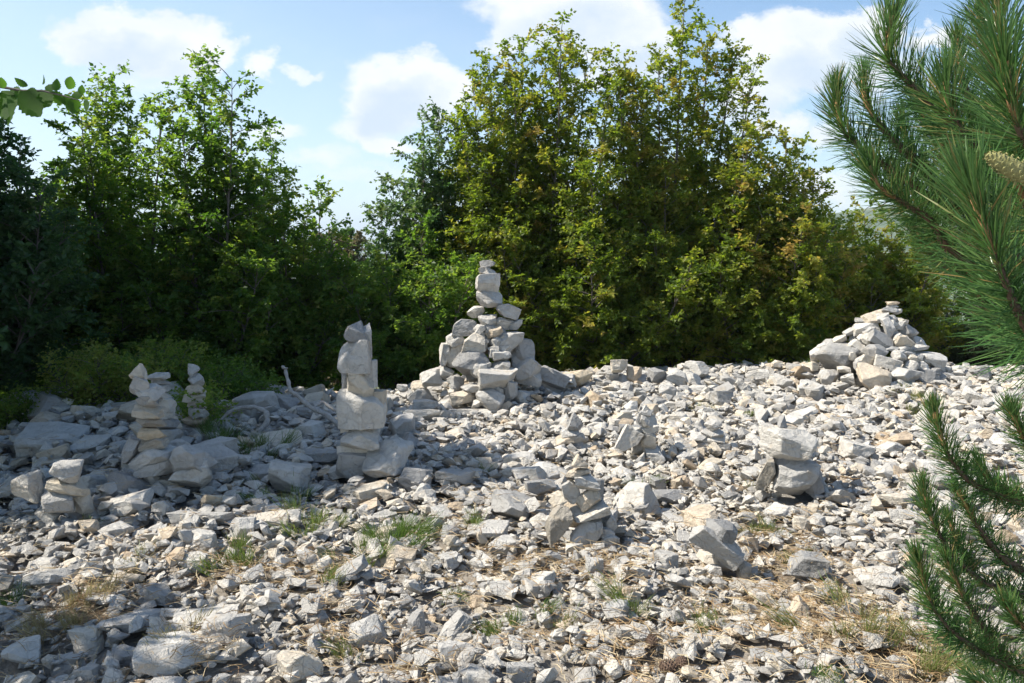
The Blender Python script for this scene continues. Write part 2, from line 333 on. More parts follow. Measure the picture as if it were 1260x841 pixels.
# ------------------------------------------------------------------ stones
def ico(level):
    bm = bmesh.new(); bmesh.ops.create_icosphere(bm, subdivisions=level, radius=1.0)
    v = np.array([list(x.co) for x in bm.verts]); f = np.array([[q.index for q in x.verts] for x in bm.faces]); bm.free()
    return unit(v), f
ICO = {k: ico(k) for k in (3, 4, 5)}
def fbm(D, f, r, octv=3):
    """cheap vector noise on points: sums of folded sines"""
    o = np.zeros(len(D)); a = 1.0
    for k in range(octv):
        for _ in range(4):
            kv = unit(r.normal(size=3)) * f; ph = r.uniform(0, 6.28)
            o += a * np.sin(D @ kv + ph + 1.3 * np.sin(D @ (unit(r.normal(size=3)) * f * .8) + r.uniform(0, 6)))
        a *= .5; f *= 2.1
    return o / 4
def rock_shape(r, level=4, planes=9, sharp=0, rough=1.0, tri=False, box=.5):
    """a quarried-looking block: a skewed box broken by flat cuts, edges worn, surface roughened"""
    bm = bmesh.new(); bmesh.ops.create_cube(bm, size=2.0)
    for v_ in bm.verts: v_.co += Vector((r.normal(0, .16, 3) * (1.3 - box)).tolist())
    cuts = []
    if tri:
        cuts = [((.80, r.uniform(-.2, .2), .55), .38), ((-.86, r.uniform(-.2, .2), .45), .40), ((.1, -.85, .4), .5)]
    for k in range(planes):
        t_ = r.uniform()
        if t_ < .45:   n_ = r.choice([-1., 1.], 3) * r.uniform(.55, 1, 3); d_ = r.uniform(.80, 1.2)
        elif t_ < .8:  n_ = r.choice([-1., 1.], 3) * r.uniform(.6, 1, 3); n_[int(r.integers(0, 3))] *= .15; d_ = r.uniform(.82, 1.12)
        else:          n_ = r.normal(size=3); d_ = r.uniform(.58, .88)
        cuts.append((n_, d_ + (.08 if tri else 0)))
    for n_, d_ in cuts:
        n_ = unit(np.array(n_, float)); 
        bmesh.ops.bisect_plane(bm, geom=bm.verts[:] + bm.edges[:] + bm.faces[:], plane_co=(n_ * d_).tolist(), plane_no=n_.tolist(), clear_outer=True, dist=1e-5)
        be = [e for e in bm.edges if e.is_boundary]
        if be: bmesh.ops.holes_fill(bm, edges=be, sides=0)
    bmesh.ops.remove_doubles(bm, verts=bm.verts[:], dist=.03)
    bmesh.ops.bevel(bm, geom=bm.edges[:], offset=.045 * rough, segments=1, affect='EDGES', clamp_overlap=True)
    lim = {3: .42, 4: .24, 5: .17}[level]
    for _ in range({3: 2, 4: 3, 5: 4}[level]):
        bmesh.ops.triangulate(bm, faces=bm.faces[:])
        es = [e for e in bm.edges if e.calc_length() > lim]
        if es: bmesh.ops.subdivide_edges(bm, edges=es, cuts=1)
    bmesh.ops.triangulate(bm, faces=bm.faces[:]); bm.normal_update()
    v = np.array([tuple(q.co) for q in bm.verts]); n = np.array([tuple(q.normal) for q in bm.verts]); f = np.array([[q.index for q in x.verts] for x in bm.faces]); bm.free()
    ax = unit(np.array([r.normal() * .3, r.normal() * .3, 1])); led = np.tanh(5 * np.sin((v @ ax) * r.uniform(5, 11) + .9 * fbm(v, 1.6, r, 2)))
    g_ = .050 * fbm(v, 2.2, r, 2) + .030 * fbm(v, 6.5, r, 3) + .010 * fbm(v, 19, r, 1)
    v = v + n * (rough * g_)[:, None] + (n - ax * (n @ ax)[:, None]) * (led * r.uniform(0, .013))[:, None]
    lo, hi = v.min(0), v.max(0); v = (v - (lo + hi) / 2) / ((hi - lo) / 2)
    return v, f

def eul(rx, ry, rz): return np.array(Matrix.Rotation(rz, 3, 'Z') @ Matrix.Rotation(ry, 3, 'Y') @ Matrix.Rotation(rx, 3, 'X'))
class Cairn:
    """one dry pile of stones: an Empty at its base, every stone a part"""
    def __init__(s, crop, sc, Y, name, label, cat='cairn', cone=None, group=None):
        s.crop, s.sc, s.Y, s.cone = crop, sc, Y, cone
        s.root = None; s.name = name; s.label = label; s.cat = cat; s.group = group; s.items = []
        s.r = np.random.default_rng(abs(hash(name + str(crop))) % 9999 if False else int(crop[0] * 7 + crop[1] * 3 + Y * 100))
    def px(s, x, y): return s.crop[0] + x / s.sc, s.crop[1] + y / s.sc
    def depth(s, px, py):
        if s.cone == 'slope': return min(8.7, float(ground_at(px, py)[1]) - .04)
        if not s.cone: return s.Y
        xc, yt, yb, hw = s.cone                       # all in photo px
        f = min(max((py - yt) / (yb - yt), 0.02), 1.0); w = hw * f
        q = min(abs(px - xc) / max(w, 1), 1.0)
        return s.Y - w / FPX * s.Y * math.sqrt(max(0, 1 - q * q)) * .85
    def add(s, x, y, w, h, rot=0, dy=0.0, mat=None, tri=False, thick=None, lvl=4, sharp=70):
        px, py = s.px(x, y); Y = s.depth(px, py) - dy; c = at(px, py, Y); k = Y / FPX / s.sc * (1.12 if s.sc == 5.727 and s.cone is None else .93 if s.sc == 3.655 else 1.0)
        sx, sz = w * k / 2 * 1.06, h * k / 2 * 1.10
        sy = thick if thick else max(min(sx, sz * 1.8), sz * .8) * s.r.uniform(.8, 1.0)
        s.items.append((c, sx, sy, sz, rot, mat or M_ROCK, tri, lvl, sharp))
    def fill(s, n, size=(.12, .2)):
        xc, yt, yb, hw = s.cone; bc = at(xc, yb, s.Y); tz = at(xc, yt, s.Y)[2]; Rw = hw / FPX * s.Y
        for _ in range(n):
            f = s.r.uniform(0.12, 1) ** .6; ang = s.r.uniform(0, 2 * np.pi); rr = Rw * f * .80 * math.sqrt(s.r.uniform(.1, 1))
            if ang > np.pi: rr *= .72
            z = tz + (bc[2] - tz) * f; sz = s.r.uniform(*size) / 2
            s.items.append((np.array([bc[0] + math.cos(ang) * rr, s.Y + math.sin(ang) * rr, z]), sz * 1.1, sz, sz * .7, s.r.uniform(-20, 20), M_ROCK, False, 3, 18))
    def build(s):
        for (c, sx, sy, sz, rot, mat, tri, lvl, sharp) in s.items:
            if c[2] - sz < terr(c[0], c[1]) + .04: LOCS.append((c[0], c[1], min(sx, sy) * .85))
        cs = np.array([i[0] for i in s.items]); zb = min(i[0][2] - i[3] for i in s.items)
        root = empty(s.name, (cs[:, 0].mean(), cs[:, 1].mean(), zb)); tag(root, s.label, s.cat, s.group)
        ro = np.array(root.location)
        for (c, sx, sy, sz, rot, mat, tri, lvl, sharp) in s.items:
            v, f = rock_shape(s.r, lvl, 18 if lvl == 5 else int(s.r.integers(4, 8)) if s.sc == 3.82 else int(s.r.integers(8, 14)), tri=tri, box=float(s.r.uniform(.9, 1.2) if s.sc == 3.82 else s.r.uniform(0, .7)), rough=1.35 if lvl == 5 else 1.0)
            v = v * np.array([sx, sy, sz])
            v = v @ eul(s.r.uniform(-.12, .12), R(rot), s.r.uniform(-.3, .3)).T
            o = mk("stone", v, f, mat, root); o.location = Vector((c - ro).tolist())
        return root

LOCS = []   # stone footprints that the rubble must respect (x, y, r)
# the tall cairn in the middle
c1 = Cairn((480, 300), 3.655, 7.95, "cairn", "tallest grey cairn, a wide cone with a narrow stack of stones on its tip", cone=(600, 378, 505, 62))
for a_ in [(437,92,74,34),(438,126,74,42),(440,180,116,86),(447,250,124,72,5),(528,302,120,62,20),(385,308,82,55),(335,375,108,76),(405,385,72,52,-30),(440,345,84,56),(470,400,82,46,-30),
           (515,360,88,60),(562,365,60,48),(520,440,148,106),(385,445,134,88),(290,430,92,54,-20),(245,495,66,104),(300,500,96,112),(365,530,155,120,-30),(500,505,92,46),(500,547,98,38),
           (402,570,88,76),(602,480,98,112),(575,515,74,84),(615,560,130,104,-10),(615,600,128,76),(480,612,192,108,3),(245,580,74,64,30),(185,600,98,82),(300,630,68,72),(360,650,92,38,0),
           (330,690,102,62,-15),(250,740,104,78),(148,700,92,112,-40),(355,770,152,62),(452,700,132,96,10),(545,665,62,92,10),(222,800,92,52),(130,640,80,50),(60,650,50,40),
           (590,690,80,60,20),(430,770,90,60),(100,790,90,60)]:
    c1.add(*a_)
for a_ in [(725,605,160,84,25),(700,650,120,70,10),(650,650,90,60)]: c1.add(*a_, dy=-.25)
for _ in range(30):
    f_ = c1.r.uniform(.12, 1); c1.add(439 + c1.r.uniform(-1, 1) * 225 * f_ , 300 + 440 * f_, c1.r.uniform(40, 66), c1.r.uniform(30, 50), c1.r.uniform(-25, 25), dy=-.01, lvl=3)
c1.fill(18)
c1.build()
# the wide cairn on the right
c2 = Cairn((980, 360), 6.0, 9.3, "cairn", "broad pyramid cairn on the ridge with a bulky boulder in its flank", cone=(1092, 372, 480, 92))
for a_ in [(710,80,92,26),(708,103,85,20),(690,130,132,36,5),(742,142,72,42),(580,185,184,88,-5),(485,215,84,48),(510,270,174,88,-8),(622,345,184,92,25),(520,350,84,60,30),(685,260,94,150,-20),
           (702,190,74,44),(772,235,88,84),(815,288,92,90,40),(740,330,74,36,-35),(780,362,132,84),(905,365,122,62,25),(905,412,112,52),(390,290,92,44,-35),(320,350,104,54,-20),(430,330,84,62),
           (440,390,112,82),(200,400,104,46,-25),(150,450,104,114),(575,430,184,94),(700,415,104,30),(792,415,84,34),(520,500,104,74,20),(670,515,194,80,12),(755,485,124,92,25),
           (810,455,114,40,10),(862,500,104,62,40),(460,545,64,84),(565,625,254,172,10),(780,612,222,104,8),(840,560,94,114,30),(925,555,104,84),(985,490,220,114,20),(945,640,134,134,5),
           (1090,630,154,84,15),(1005,590,84,64),(1085,565,104,44),(230,640,134,134),(100,630,134,84),(120,540,104,64),(1190,700,114,64),(832,710,194,84),(380,640,100,80),(700,690,80,60)]:
    c2.add(*a_)
c2.add(300, 475, 340, 200, 5, dy=.05, lvl=5)
for _ in range(26):
    f_ = c2.r.uniform(.12, 1); c2.add(672 + c2.r.uniform(-1, 1) * 500 * f_ , 100 + 600 * f_, c2.r.uniform(60, 100), c2.r.uniform(40, 74), c2.r.uniform(-25, 25), dy=-.0, lvl=3)
c2.fill(22, (.13, .24))
c2.build()
# standing column
c3 = Cairn((380, 380), 3.82, float(ground_at(440, 588)[1]), "cairn", "tall narrow column of blocky grey stones standing beside the dead branch")
for a_ in [(217,118,92,84,-20),(215,225,145,150),(240,352,118,122),(255,470,200,188),(240,600,180,104),(212,660,155,36),(200,728,134,124,10)]: c3.add(*a_)
c3.add(262, 150, 56, 150, dy=-.06); c3.add(292, 305, 60, 120, dy=-.06); c3.add(182, 352, 54, 110, dy=-.05); c3.add(178, 485, 62, 160, dy=-.03)
c3.add(330, 440, 70, 110, dy=-.05); c3.add(375, 695, 245, 152, -10, lvl=5); c3.add(300, 680, 120, 90, dy=-.15); c3.add(150, 770, 110, 60, dy=-.1); c3.add(260, 790, 120, 50, dy=-.1)
c3.build()
# leaning stack on the left and the two behind it
c4 = Cairn((130, 420), 4.205, float(ground_at(200, 598)[1]), "cairn", "shaded stack of flat stones with a pointed cap and ochre slabs below")
c4.add(178, 158, 78, 84, 10, tri=True)
for a_ in [(187,235,92,92,25),(232,270,112,82,25),(215,310,122,60)]: c4.add(*a_)
for a_ in [(225,360,145,62,5),(235,415,135,56),(240,475,140,56),(245,530,160,56,-10)]: c4.add(*a_, mat=M_ROCKW)
for a_ in [(250,600,204,96,-10),(270,658,214,76,-12),(130,570,74,134,20),(430,610,194,154,-15),(300,742,154,56)]: c4.add(*a_)
c4.add(450, 695, 194, 130, -10); c4.add(380, 560, 160, 90, dy=-.15); c4.add(220, 700, 180, 90, dy=-.15); c4.add(330, 640, 160, 120, dy=-.2); c4.add(350, 730, 160, 90, dy=-.15)
c4.build()
c5 = Cairn((130, 420), 4.205, float(ground_at(215, 565)[1]), "cairn", "shaded stack with a wide flat top stone, just behind the pointed stack")
for a_ in [(275,182,112,38),(285,212,94,28),(290,245,84,38),(300,278,66,42),(312,322,92,68),(315,370,90,60),(318,430,94,64),(330,490,130,70),(340,550,150,80)]: c5.add(*a_)
c5.build()
c6 = Cairn((130, 420), 4.205, float(ground_at(245, 532)[1]), "cairn", "dim stack of rounded stones among green shrubs, farthest of the shaded stacks")
for a_ in [(450,150,62,64),(468,200,76,62),(470,245,88,52),(470,290,114,52),(475,330,94,46),(480,375,100,66),(470,420,120,60),(470,470,140,70)]: c6.add(*a_)
c6.build()
# the small cairn in front
c7 = Cairn((640, 540), 4.675, float(ground_at(705, 668)[1]), "cairn", "small sunlit cairn in mid-rubble with a pale slab leaning on its side")
c7.add(340, 130, 112, 84, 0, tri=True); c7.add(330, 195, 144, 40)
for a_ in [(380,250,152,82,5),(292,300,98,134,-20),(398,345,154,102,-30),(405,425,215,84,-12),(370,542,194,174),(485,540,124,60,8),(490,608,174,104,-15)]: c7.add(*a_)
c7.add(220, 345, 114, 58, -35, mat=M_ROCKW); c7.add(215, 495, 135, 235, 24, dy=.05, mat=M_ROCKW, lvl=5, thick=.06)
c7.add(475, 490, 100, 124, dy=-.08); c7.add(518, 500, 84, 94, 40, dy=-.04); c7.add(300, 430, 120, 180, dy=-.14); c7.add(400, 350, 160, 240, dy=-.16)
c7.add(340, 590, 200, 130, dy=-.14); c7.add(440, 625, 160, 80, dy=-.05); c7.add(285, 645, 150, 60, -12, dy=.05)
c7.build()
# table boulder
c8 = Cairn((820, 500), 3.825, float(ground_at(970, 604)[1]), "cairn", "heavy slab balanced on two upright boulders like a table, with a yellowish chip on top")
c8.add(572, 172, 275, 150, 4, lvl=5); c8.add(555, 106, 104, 28, mat=M_ROCKW); c8.add(600, 62, 94, 44, dy=-.05); c8.add(545, 72, 34, 60, 20, tri=True)
c8.add(560, 245, 114, 98, -40); c8.add(598, 325, 185, 190, 18, dy=.03, lvl=5); c8.add(665, 345, 140, 134, -25); c8.add(600, 300, 190, 200, dy=-.14)
c8.add(468, 318, 70, 165, 12, mat=M_ROCKW)
c8.build()
# tilted stones lower right
c9 = Cairn((820, 500), 3.825, float(ground_at(880, 703)[1]), "cairn", "low pile of two tilted slabs with a rounded pebble tucked under, beside the dry needles")
c9.add(250, 588, 155, 92, 25); c9.add(232, 645, 262, 104, 27); c9.add(300, 712, 134, 92); c9.add(366, 770, 74, 78, lvl=4, sharp=7); c9.add(250, 720, 170, 90, 20, dy=-.1); c9.add(215, 780, 90, 80)
c9.build()
# small stack right of the middle
c10 = Cairn((660, 430), 5.727, float(ground_at(793, 560)[1]), "cairn", "small crooked stack of angular stones with a pale slab propped against it")
for a_ in [(785,505,114,84,10),(790,558,114,58),(785,600,90,50),(790,652,94,94),(828,742,134,100),(800,770,110,60),(690,585,104,60,-10)]: c10.add(*a_)
c10.add(648, 632, 124, 160, 28, mat=M_ROCK); c10.add(725, 480, 34, 90, 12, tri=True); c10.add(750, 680, 140, 130, dy=-.12); c10.add(778, 455, 84, 52); c10.add(770, 418, 54, 50, tri=True)
c10.build()
c11 = Cairn((660, 430), 5.727, 9.0, "cairn", "heap of blocks topped by a knobbly boulder, on the ridge", cone='slope')
for a_ in [(577,120,128,90),(690,182,104,116),(540,195,104,64),(612,222,94,84),(737,222,74,84),(850,185,134,94),(992,195,154,94,20),(1092,202,134,74,20),(722,305,84,64),
           (770,412,134,94,-35),(812,445,104,110),(650,410,124,84),(922,310,124,124),(872,390,104,74),(1132,290,134,74),(1040,280,64,54),(560,260,110,70),(540,330,100,70),(620,330,120,80),(700,370,90,70),(950,400,110,70),(1000,330,90,60)]: c11.add(*a_)
c11.add(660, 290, 84, 94, tri=True); c11.build()
c12 = Cairn((660, 430), 5.727, float(ground_at(706, 553)[1]), "cairn", "tiny cairn of four stones with a pointed tip, right of the tall cairn's foot")
c12.add(268, 505, 100, 110, tri=True)
for a_ in [(245,590,124,62),(290,625,94,60),(200,640,110,60),(285,685,84,54),(240,700,130,60)]: c12.add(*a_)
c12.build()
c13 = Cairn((820, 500), 3.825, float(ground_at(878, 552)[1]), "cairn", "knee-low cairn of thin flat slabs, just left of the table boulder")
for a_ in [(215,88,74,54),(217,130,104,42),(215,165,124,44),(200,190,110,40),(235,200,100,56),(150,150,80,40,-10)]: c13.add(*a_)
c13.build()
c14 = Cairn((20, 540), 5.25, float(ground_at(75, 642)[1]), "cairn", "squat pile of thick stones at the shade's edge, a hollowed one on top")
c14.add(345, 208, 210, 144, -5, lvl=5); c14.add(335, 318, 225, 94, 10, mat=M_ROCKW); c14.add(290, 402, 225, 134, 15, lvl=5); c14.add(200, 495, 134, 100)
c14.add(90, 330, 170, 200, -35, lvl=5); c14.add(430, 420, 110, 130, dy=-.08)
c14.build()

for q in [(432,548,6.42),(418,524,6.46),(400,510,6.5),(382,503,6.56),(365,487,6.6),(380,508,6.8),(400,500,6.85),(420,508,6.8),(270,520,6.88),(290,515,6.9),(310,520,6.95),(325,522,6.9)]:
    b_ = at(*q)
    for k_ in range(3): LOCS.append((b_[0] * (1 - .035 * k_), b_[1] * (1 - .035 * k_), .12))

# ---- rubble dropped on a height map
HX0, HY0, CELL = -9.0, 1.0, .02
HW, HH = int(18 / CELL), int(12.5 / CELL)
hx = HX0 + (np.arange(HW) + .5) * CELL; hy = HY0 + (np.arange(HH) + .5) * CELL
HXX, HYY = np.meshgrid(hx, hy); TR = terr(HXX, HYY).astype(np.float32); HM = TR - BED
LITM = litter(HXX, HYY); HM = (HM + (BED * .75 * np.clip(LITM * 1.3, 0, 1)).astype(np.float32)).astype(np.float32)
CAP = TR + (.012 + .018 * np.sin(HXX * 4.1 + 2 * np.sin(HYY * 2.3)) * np.sin(HYY * 5.3 + HXX)).astype(np.float32)
MASK = np.zeros(HM.shape, bool)
for (x_, y_, r_) in LOCS:
    MASK |= (HXX - x_) ** 2 + (HYY - y_) ** 2 < (r_ if r_ != .12 else .04) ** 2
def drop(x, y, r, hgt, sink=.25):
    i, j = int((y - HY0) / CELL), int((x - HX0) / CELL); n = max(1, int(r / CELL))
    if i - n < 0 or j - n < 0 or i + n >= HH or j + n >= HW: return float(terr(x, y)) + hgt * .3
    P_ = HM[i - n:i + n + 1, j - n:j + n + 1]
    zb = float(P_.mean()) * .6 + float(P_.max()) * .4 - sink * hgt
    P_[:] = np.maximum(P_, zb + hgt * .78)
    return zb + hgt / 2
def hm(x, y):
    i = np.clip(((y - HY0) / CELL).astype(int), 0, HH - 1); j = np.clip(((x - HX0) / CELL).astype(int), 0, HW - 1); return HM[i, j]
# chips: small angular hulls
def chip(r, npt):
    bm = bmesh.new()
    for q in unit(r.normal(size=(npt, 3))) * r.uniform(.7, 1, (npt, 1)): bm.verts.new(q.tolist())
    ch = bmesh.ops.convex_hull(bm, input=bm.verts[:]); bmesh.ops.delete(bm, geom=[v for v in ch['geom_interior'] if isinstance(v, bmesh.types.BMVert)], context='VERTS')
    bm.verts.index_update(); v = np.array([list(x.co) for x in bm.verts]); f = np.array([[q.index for q in x.verts] for x in bm.faces if len(x.verts) == 3]); bm.free()
    lo, hi = v.min(0), v.max(0); return (v - (lo + hi) / 2) / ((hi - lo) / 2), f
CH = [chip(rng, int(rng.integers(9, 17))) for _ in range(70)]
chips = []   # (proto, pos, scale3, euler, tint)
def scatter(n, pas):
    y = 1.9 + (12.3 - 1.9) * rng.uniform(0, 1, n) ** .72 if pas < 2 else 1.9 + 5.5 * rng.uniform(0, 1, n) ** 1.1
    x = rng.uniform(-1, 1, n) * (.70 * y + 1.0)
    for i in range(n):
        xi, yi = x[i], y[i]; c_ = float(crest(xi))
        if yi > c_ + 1.6: continue
        ii, jj = int((yi - HY0) / CELL), int((xi - HX0) / CELL)
        if ii < 0 or jj < 0 or ii >= HH or jj >= HW or MASK[ii, jj] or HM[ii, jj] > CAP[ii, jj] + (.02 if pas == 2 else 0): continue
        lw = float(litter(xi, yi))
        coarse = np.clip((yi - 3.5) / 5, 0, 1); patch = .5 + .5 * math.sin(xi * 1.9 + 2) * math.sin(yi * 1.5 + xi * .7)
        med = .047 + .029 * coarse + .018 * patch + .035 * math.exp(-((xi + 2.6) / 1.7) ** 2 - ((yi - 6.3) / 1.5) ** 2)
        if rng.uniform() < lw * (.58, .45, .25)[pas]: continue
        s = float(np.clip(med * math.exp(rng.normal() * .48), .014, min(.035 * yi ** .5 + .05, .17)))
        if rng.uniform() < .15: s *= .55
        if pas == 2: s = float(rng.uniform(.015, .036))
        a3 = np.array([s, s * rng.uniform(.55, .95), s * rng.uniform(.28, .65)]) / 2
        z = drop(xi, yi, (a3[0] + a3[1]) / 2 * .8, a3[2] * 2, .2)
        chips.append((int(rng.integers(0, len(CH))), (xi, yi, z), a3, (rng.normal() * .3, rng.normal() * .3, rng.uniform(0, 6.28)), rng.uniform()))
scatter(34000, 0)

# ---- loose stones one can tell apart
loose = []   # (x, y, size3, rotz, tilt, label, group, mat, tri)
def put(px, py, w, h, label, mat=None, tri=False, rot=0, cat='stone'):
    g_ = ground_at(px, py + h * .35); k = g_[1] / FPX
    sx = w * k / 2 * .92; sz = h * k / 2 * (.85 if h > w * .6 else .85)
    loose.append((g_[0], g_[1] + sx * .3, np.array([sx, max(sx * .75, sz * .7), sz]), rng.uniform(-.3, .3), rot, label, None, mat or M_ROCK, tri))
HAND = [
 (247,656,46,34,"dark angular block lying at the edge of the shade, below the long shaded slab"),
 (246,632,80,28,"long shaded slab with stepped edges, just behind the dark angular block"),
 (297,642,36,30,"dark upright wedge of stone on the shade line, right of the long shaded slab"),
 (334,642,46,16,"flat shaded flagstone lying next to the grass clump"),
 (235,686,46,20,"flat pale stone where sunlight begins, with needles in front of it"),
 (195,726,46,34,"pale lumpy stone embedded in the needle litter, above the long half-buried ledge"),
 (160,762,84,22,"long half-buried ledge of grey rock in the lower litter"),
 (250,748,92,24,"long pale half-buried slab, upper one of the cracked pair"),
 (277,770,64,44,"big smooth rounded slab dipping under the litter beside the long pale slab"),
 (208,802,98,48,"large dark cracked boulder half in shade at the bottom edge"),
 (152,796,40,30,"dark stone with a hollow top, left of the large cracked boulder"),
 (104,775,48,34,"shaded angular stone behind the dark hollow-topped stone"),
 (98,820,48,44,"dark pyramid-shaped stone in the shaded corner"),
 (202,836,50,24,"dark flat-topped stone cut by the bottom edge, under the cracked boulder"),
 (307,822,26,30,"small bluish block standing in dry needles near the bottom edge"),
 (366,820,60,42,"pale broken block with a stepped top at the bottom edge"),
 (512,756,25,44,"tall narrow stone standing upright in the litter"),
 (452,775,54,38,"pair-like grey lump with a dark cleft, left of the upright narrow stone"),
 (561,796,50,42,"tilted wedge of grey stone casting a dark shadow, right of the upright narrow stone"),
 (592,828,54,28,"broken pale stone at the bottom edge below the tilted wedge"),
 (640,812,42,34,"split pale stone with two triangular faces near the bottom edge"),
 (771,778,32,25,"squarish grey block with a flat face lying in fine chips"),
 (712,722,26,24,"roundish grey stone below the small sunlit cairn"),
 (732,692,24,28,"bright white stone standing just in front of the small sunlit cairn"),
 (665,603,46,22,"low grey boulder behind the small sunlit cairn"),
 (617,670,38,26,"grey stone with mossy top left of the leaning pale slab"),
 (600,655,60,20,"broad flat grey slab with moss at its edge"),
 (951,715,26,20,"pale trapezoid stone lying on dry needles below the tilted slabs"),
 (934,722,22,13,"small pale flat chip beside the trapezoid stone"),
 (1009,736,24,18,"small grey stone behind the triangular stone in the needles"),
 (1080,700,50,38,"large flat tilted slab touching the pine needles at its edge"),
 (1094,680,32,24,"blocky stone with a dark shaded side, beside the large tilted slab"),
 (1008,812,34,26,"long pale stone sloping down through dry grass near the bottom edge"),
 (1024,652,28,16,"pale oval stone right of the tilted slabs"),
 (850,788,22,18,"grey domed stone among fine chips near the fallen cones"),
 (988,638,24,20,"smooth pale rounded stone beside a tilted flake, under the table boulder"),
 (1218,752,28,24,"white rounded stone seen through a gap in the lower pine boughs"),
 (60,634,26,20,"pale faceted stone below the squat pile of three stones"),
 (25,600,60,36,"tilted broad stone at the left border in half shade"),
 (380,528,42,38,"brownish-grey boulder leaning under the dead branch"),
 (340,545,70,24,"wide shaded boulder between the shrub and the dead branch"),
 (400,560,56,20,"flat shaded slab at the foot of the tall column"),
 (330,580,60,22,"low shaded slab in front of the bluish shrub"),
 (60,545,84,32,"large shaded rock at the left border behind the squat pile"),
 (150,500,30,16,"square dark block beside the yellow-green shrub"),
 (890,490,32,24,"rounded sunlit boulder on the ridge left of the broad pyramid cairn"),
 (860,545,34,18,"pale lump behind the thin-slab cairn's foot"),
 (1100,545,36,24,"grey slab on the sunlit slope below the broad pyramid cairn"),
 (1148,570,34,22,"grey block just above the lower pine tip"),
 (640,560,50,16,"flat pale slab on the slope below the tall cairn"),
 (560,590,50,18,"flat grey stone near the edge of the shade below the tall cairn"),
 (1180,455,30,14,"low flat stone at the foot of the broad pyramid cairn's far side"),
 (525,500,40,34,"tilted grey boulder at the foot of the tall cairn's shaded flank"),
 (690,470,46,20,"pale angular block on the ridge right of the tall cairn"),
 (470,630,40,14,"thin flat stone in fine gravel behind the mossy hollow"),
 (800,640,44,14,"flat stone in the shadow of the small sunlit cairn"),
 (905,770,26,14,"thin stone chip standing out of the gravel left of the triangular stone"),
]
for a_ in HAND: put(*a_)
put(985, 752, 36, 31, "sharp triangular pale stone standing alone in the dry needles", tri=True)
put(1148, 487, 22, 26, "small pointed triangular stone standing at the foot of the broad pyramid cairn", tri=True)
# landmarks: (px, py, words) used to say where a loose stone lies
MARKS = [(600,520,"tall central cairn"),(1090,478,"broad pyramid cairn"),(440,590,"tall narrow column"),(200,600,"pointed shaded stack"),(708,680,"small sunlit cairn"),
 (975,612,"table boulder"),(880,705,"two tilted slabs"),(795,560,"crooked small stack"),(790,515,"jumbled ridge heap"),(707,555,"tiny pointed cairn"),(877,555,"thin-slab cairn"),
 (75,640,"squat hollow-topped pile"),(247,672,"dark angular block"),(480,660,"bright green grass clump"),(385,645,"wispy shaded grass"),(252,752,"long cracked pale slab"),
 (208,810,"large dark cracked boulder"),(366,825,"stepped pale block"),(512,770,"upright narrow stone"),(561,805,"wedge with dark shadow"),(640,815,"split triangular-faced stone"),
 (771,785,"squarish grey block"),(985,768,"sharp triangular stone"),(1080,705,"big tilted slab"),(1100,810,"pale grass by the pine"),(120,510,"yellow-green shrub"),(330,520,"arching bleached root"),
 (95,760,"dry straw tuft"),(820,825,"fallen pine cones"),(1148,495,"small pointed ridge stone"),(1150,600,"lower pine tip"),(30,500,"left wood's edge"),(920,470,"open ridge crest"),(1220,480,"right end of the ridge"),(680,490,"ridge right of centre")]
MK = [(ground_at(a_[0], a_[1])[:2], a_[2]) for a_ in MARKS]
ORD = ["closest", "second", "third", "fourth", "fifth", "sixth", "seventh", "eighth", "ninth", "tenth", "eleventh", "twelfth", "thirteenth", "fourteenth", "fifteenth", "sixteenth", "seventeenth"]
tries = 0; extra_ = []
while len(loose) + len(extra_) < 292 and tries < 20000:
    tries += 1
    y = 2.7 + (10.4 - 2.7) * rng.uniform() ** .8; x = rng.uniform(-1, 1) * (.64 * y + .1)
    if y > crest(x) + .1: continue
    if any((x - a_[0]) ** 2 + (y - a_[1]) ** 2 < (a_[2][0] + .09) ** 2 for a_ in loose + extra_): continue
    if any((x - a_[0]) ** 2 + (y - a_[1]) ** 2 < (a_[2] + .07) ** 2 for a_ in LOCS): continue
    if litter(x, y) > .5 and rng.uniform() < .6: continue
    s = np.clip((.055 + .0125 * y) * math.exp(rng.normal() * .28), .05, .24)
    if x < -.6 and 4.6 < y < 8.5: s *= 1.45
    fl = rng.uniform(.3, .75)
    extra_.append([x, y, np.array([s, s * rng.uniform(.6, .9), s * fl]) * .64, rng.uniform(0, 6.28), rng.normal() * 14, None, None, M_ROCK if rng.uniform() < .93 else M_ROCKW, False])
book = {}
for e in extra_:
    p_ = np.array(e[:2]); ds = [np.linalg.norm(p_ - m_[0]) for m_ in MK]; i = int(np.argmin(ds)); dx_, dy_ = p_ - MK[i][0]
    way = ("right of" if dx_ > 0 else "left of") if abs(dx_) > abs(dy_) * .8 else ("behind" if dy_ > 0 else "before")
    book.setdefault((i, way), []).append((ds[i], e))
for (i, way), lst in book.items():
    for k_, (d_, e) in enumerate(sorted(lst, key=lambda q: q[0])):
        fl = e[2][2] / e[2][0]; shp = "flat" if fl < .42 else "wedge-shaped" if fl < .55 else "blocky"
        colr = "ochre-tinged" if e[7] is M_ROCKW else ("shaded" if e[0] < -.8 and 5 < e[1] < 8.7 else "pale")
        e[5] = f"{shp} {colr} stone, {ORD[min(k_, 16)]} of the larger ones {way} the {MK[i][1]}"
        e[6] = "larger loose stones in the rubble"
loose += [tuple(e) for e in extra_]
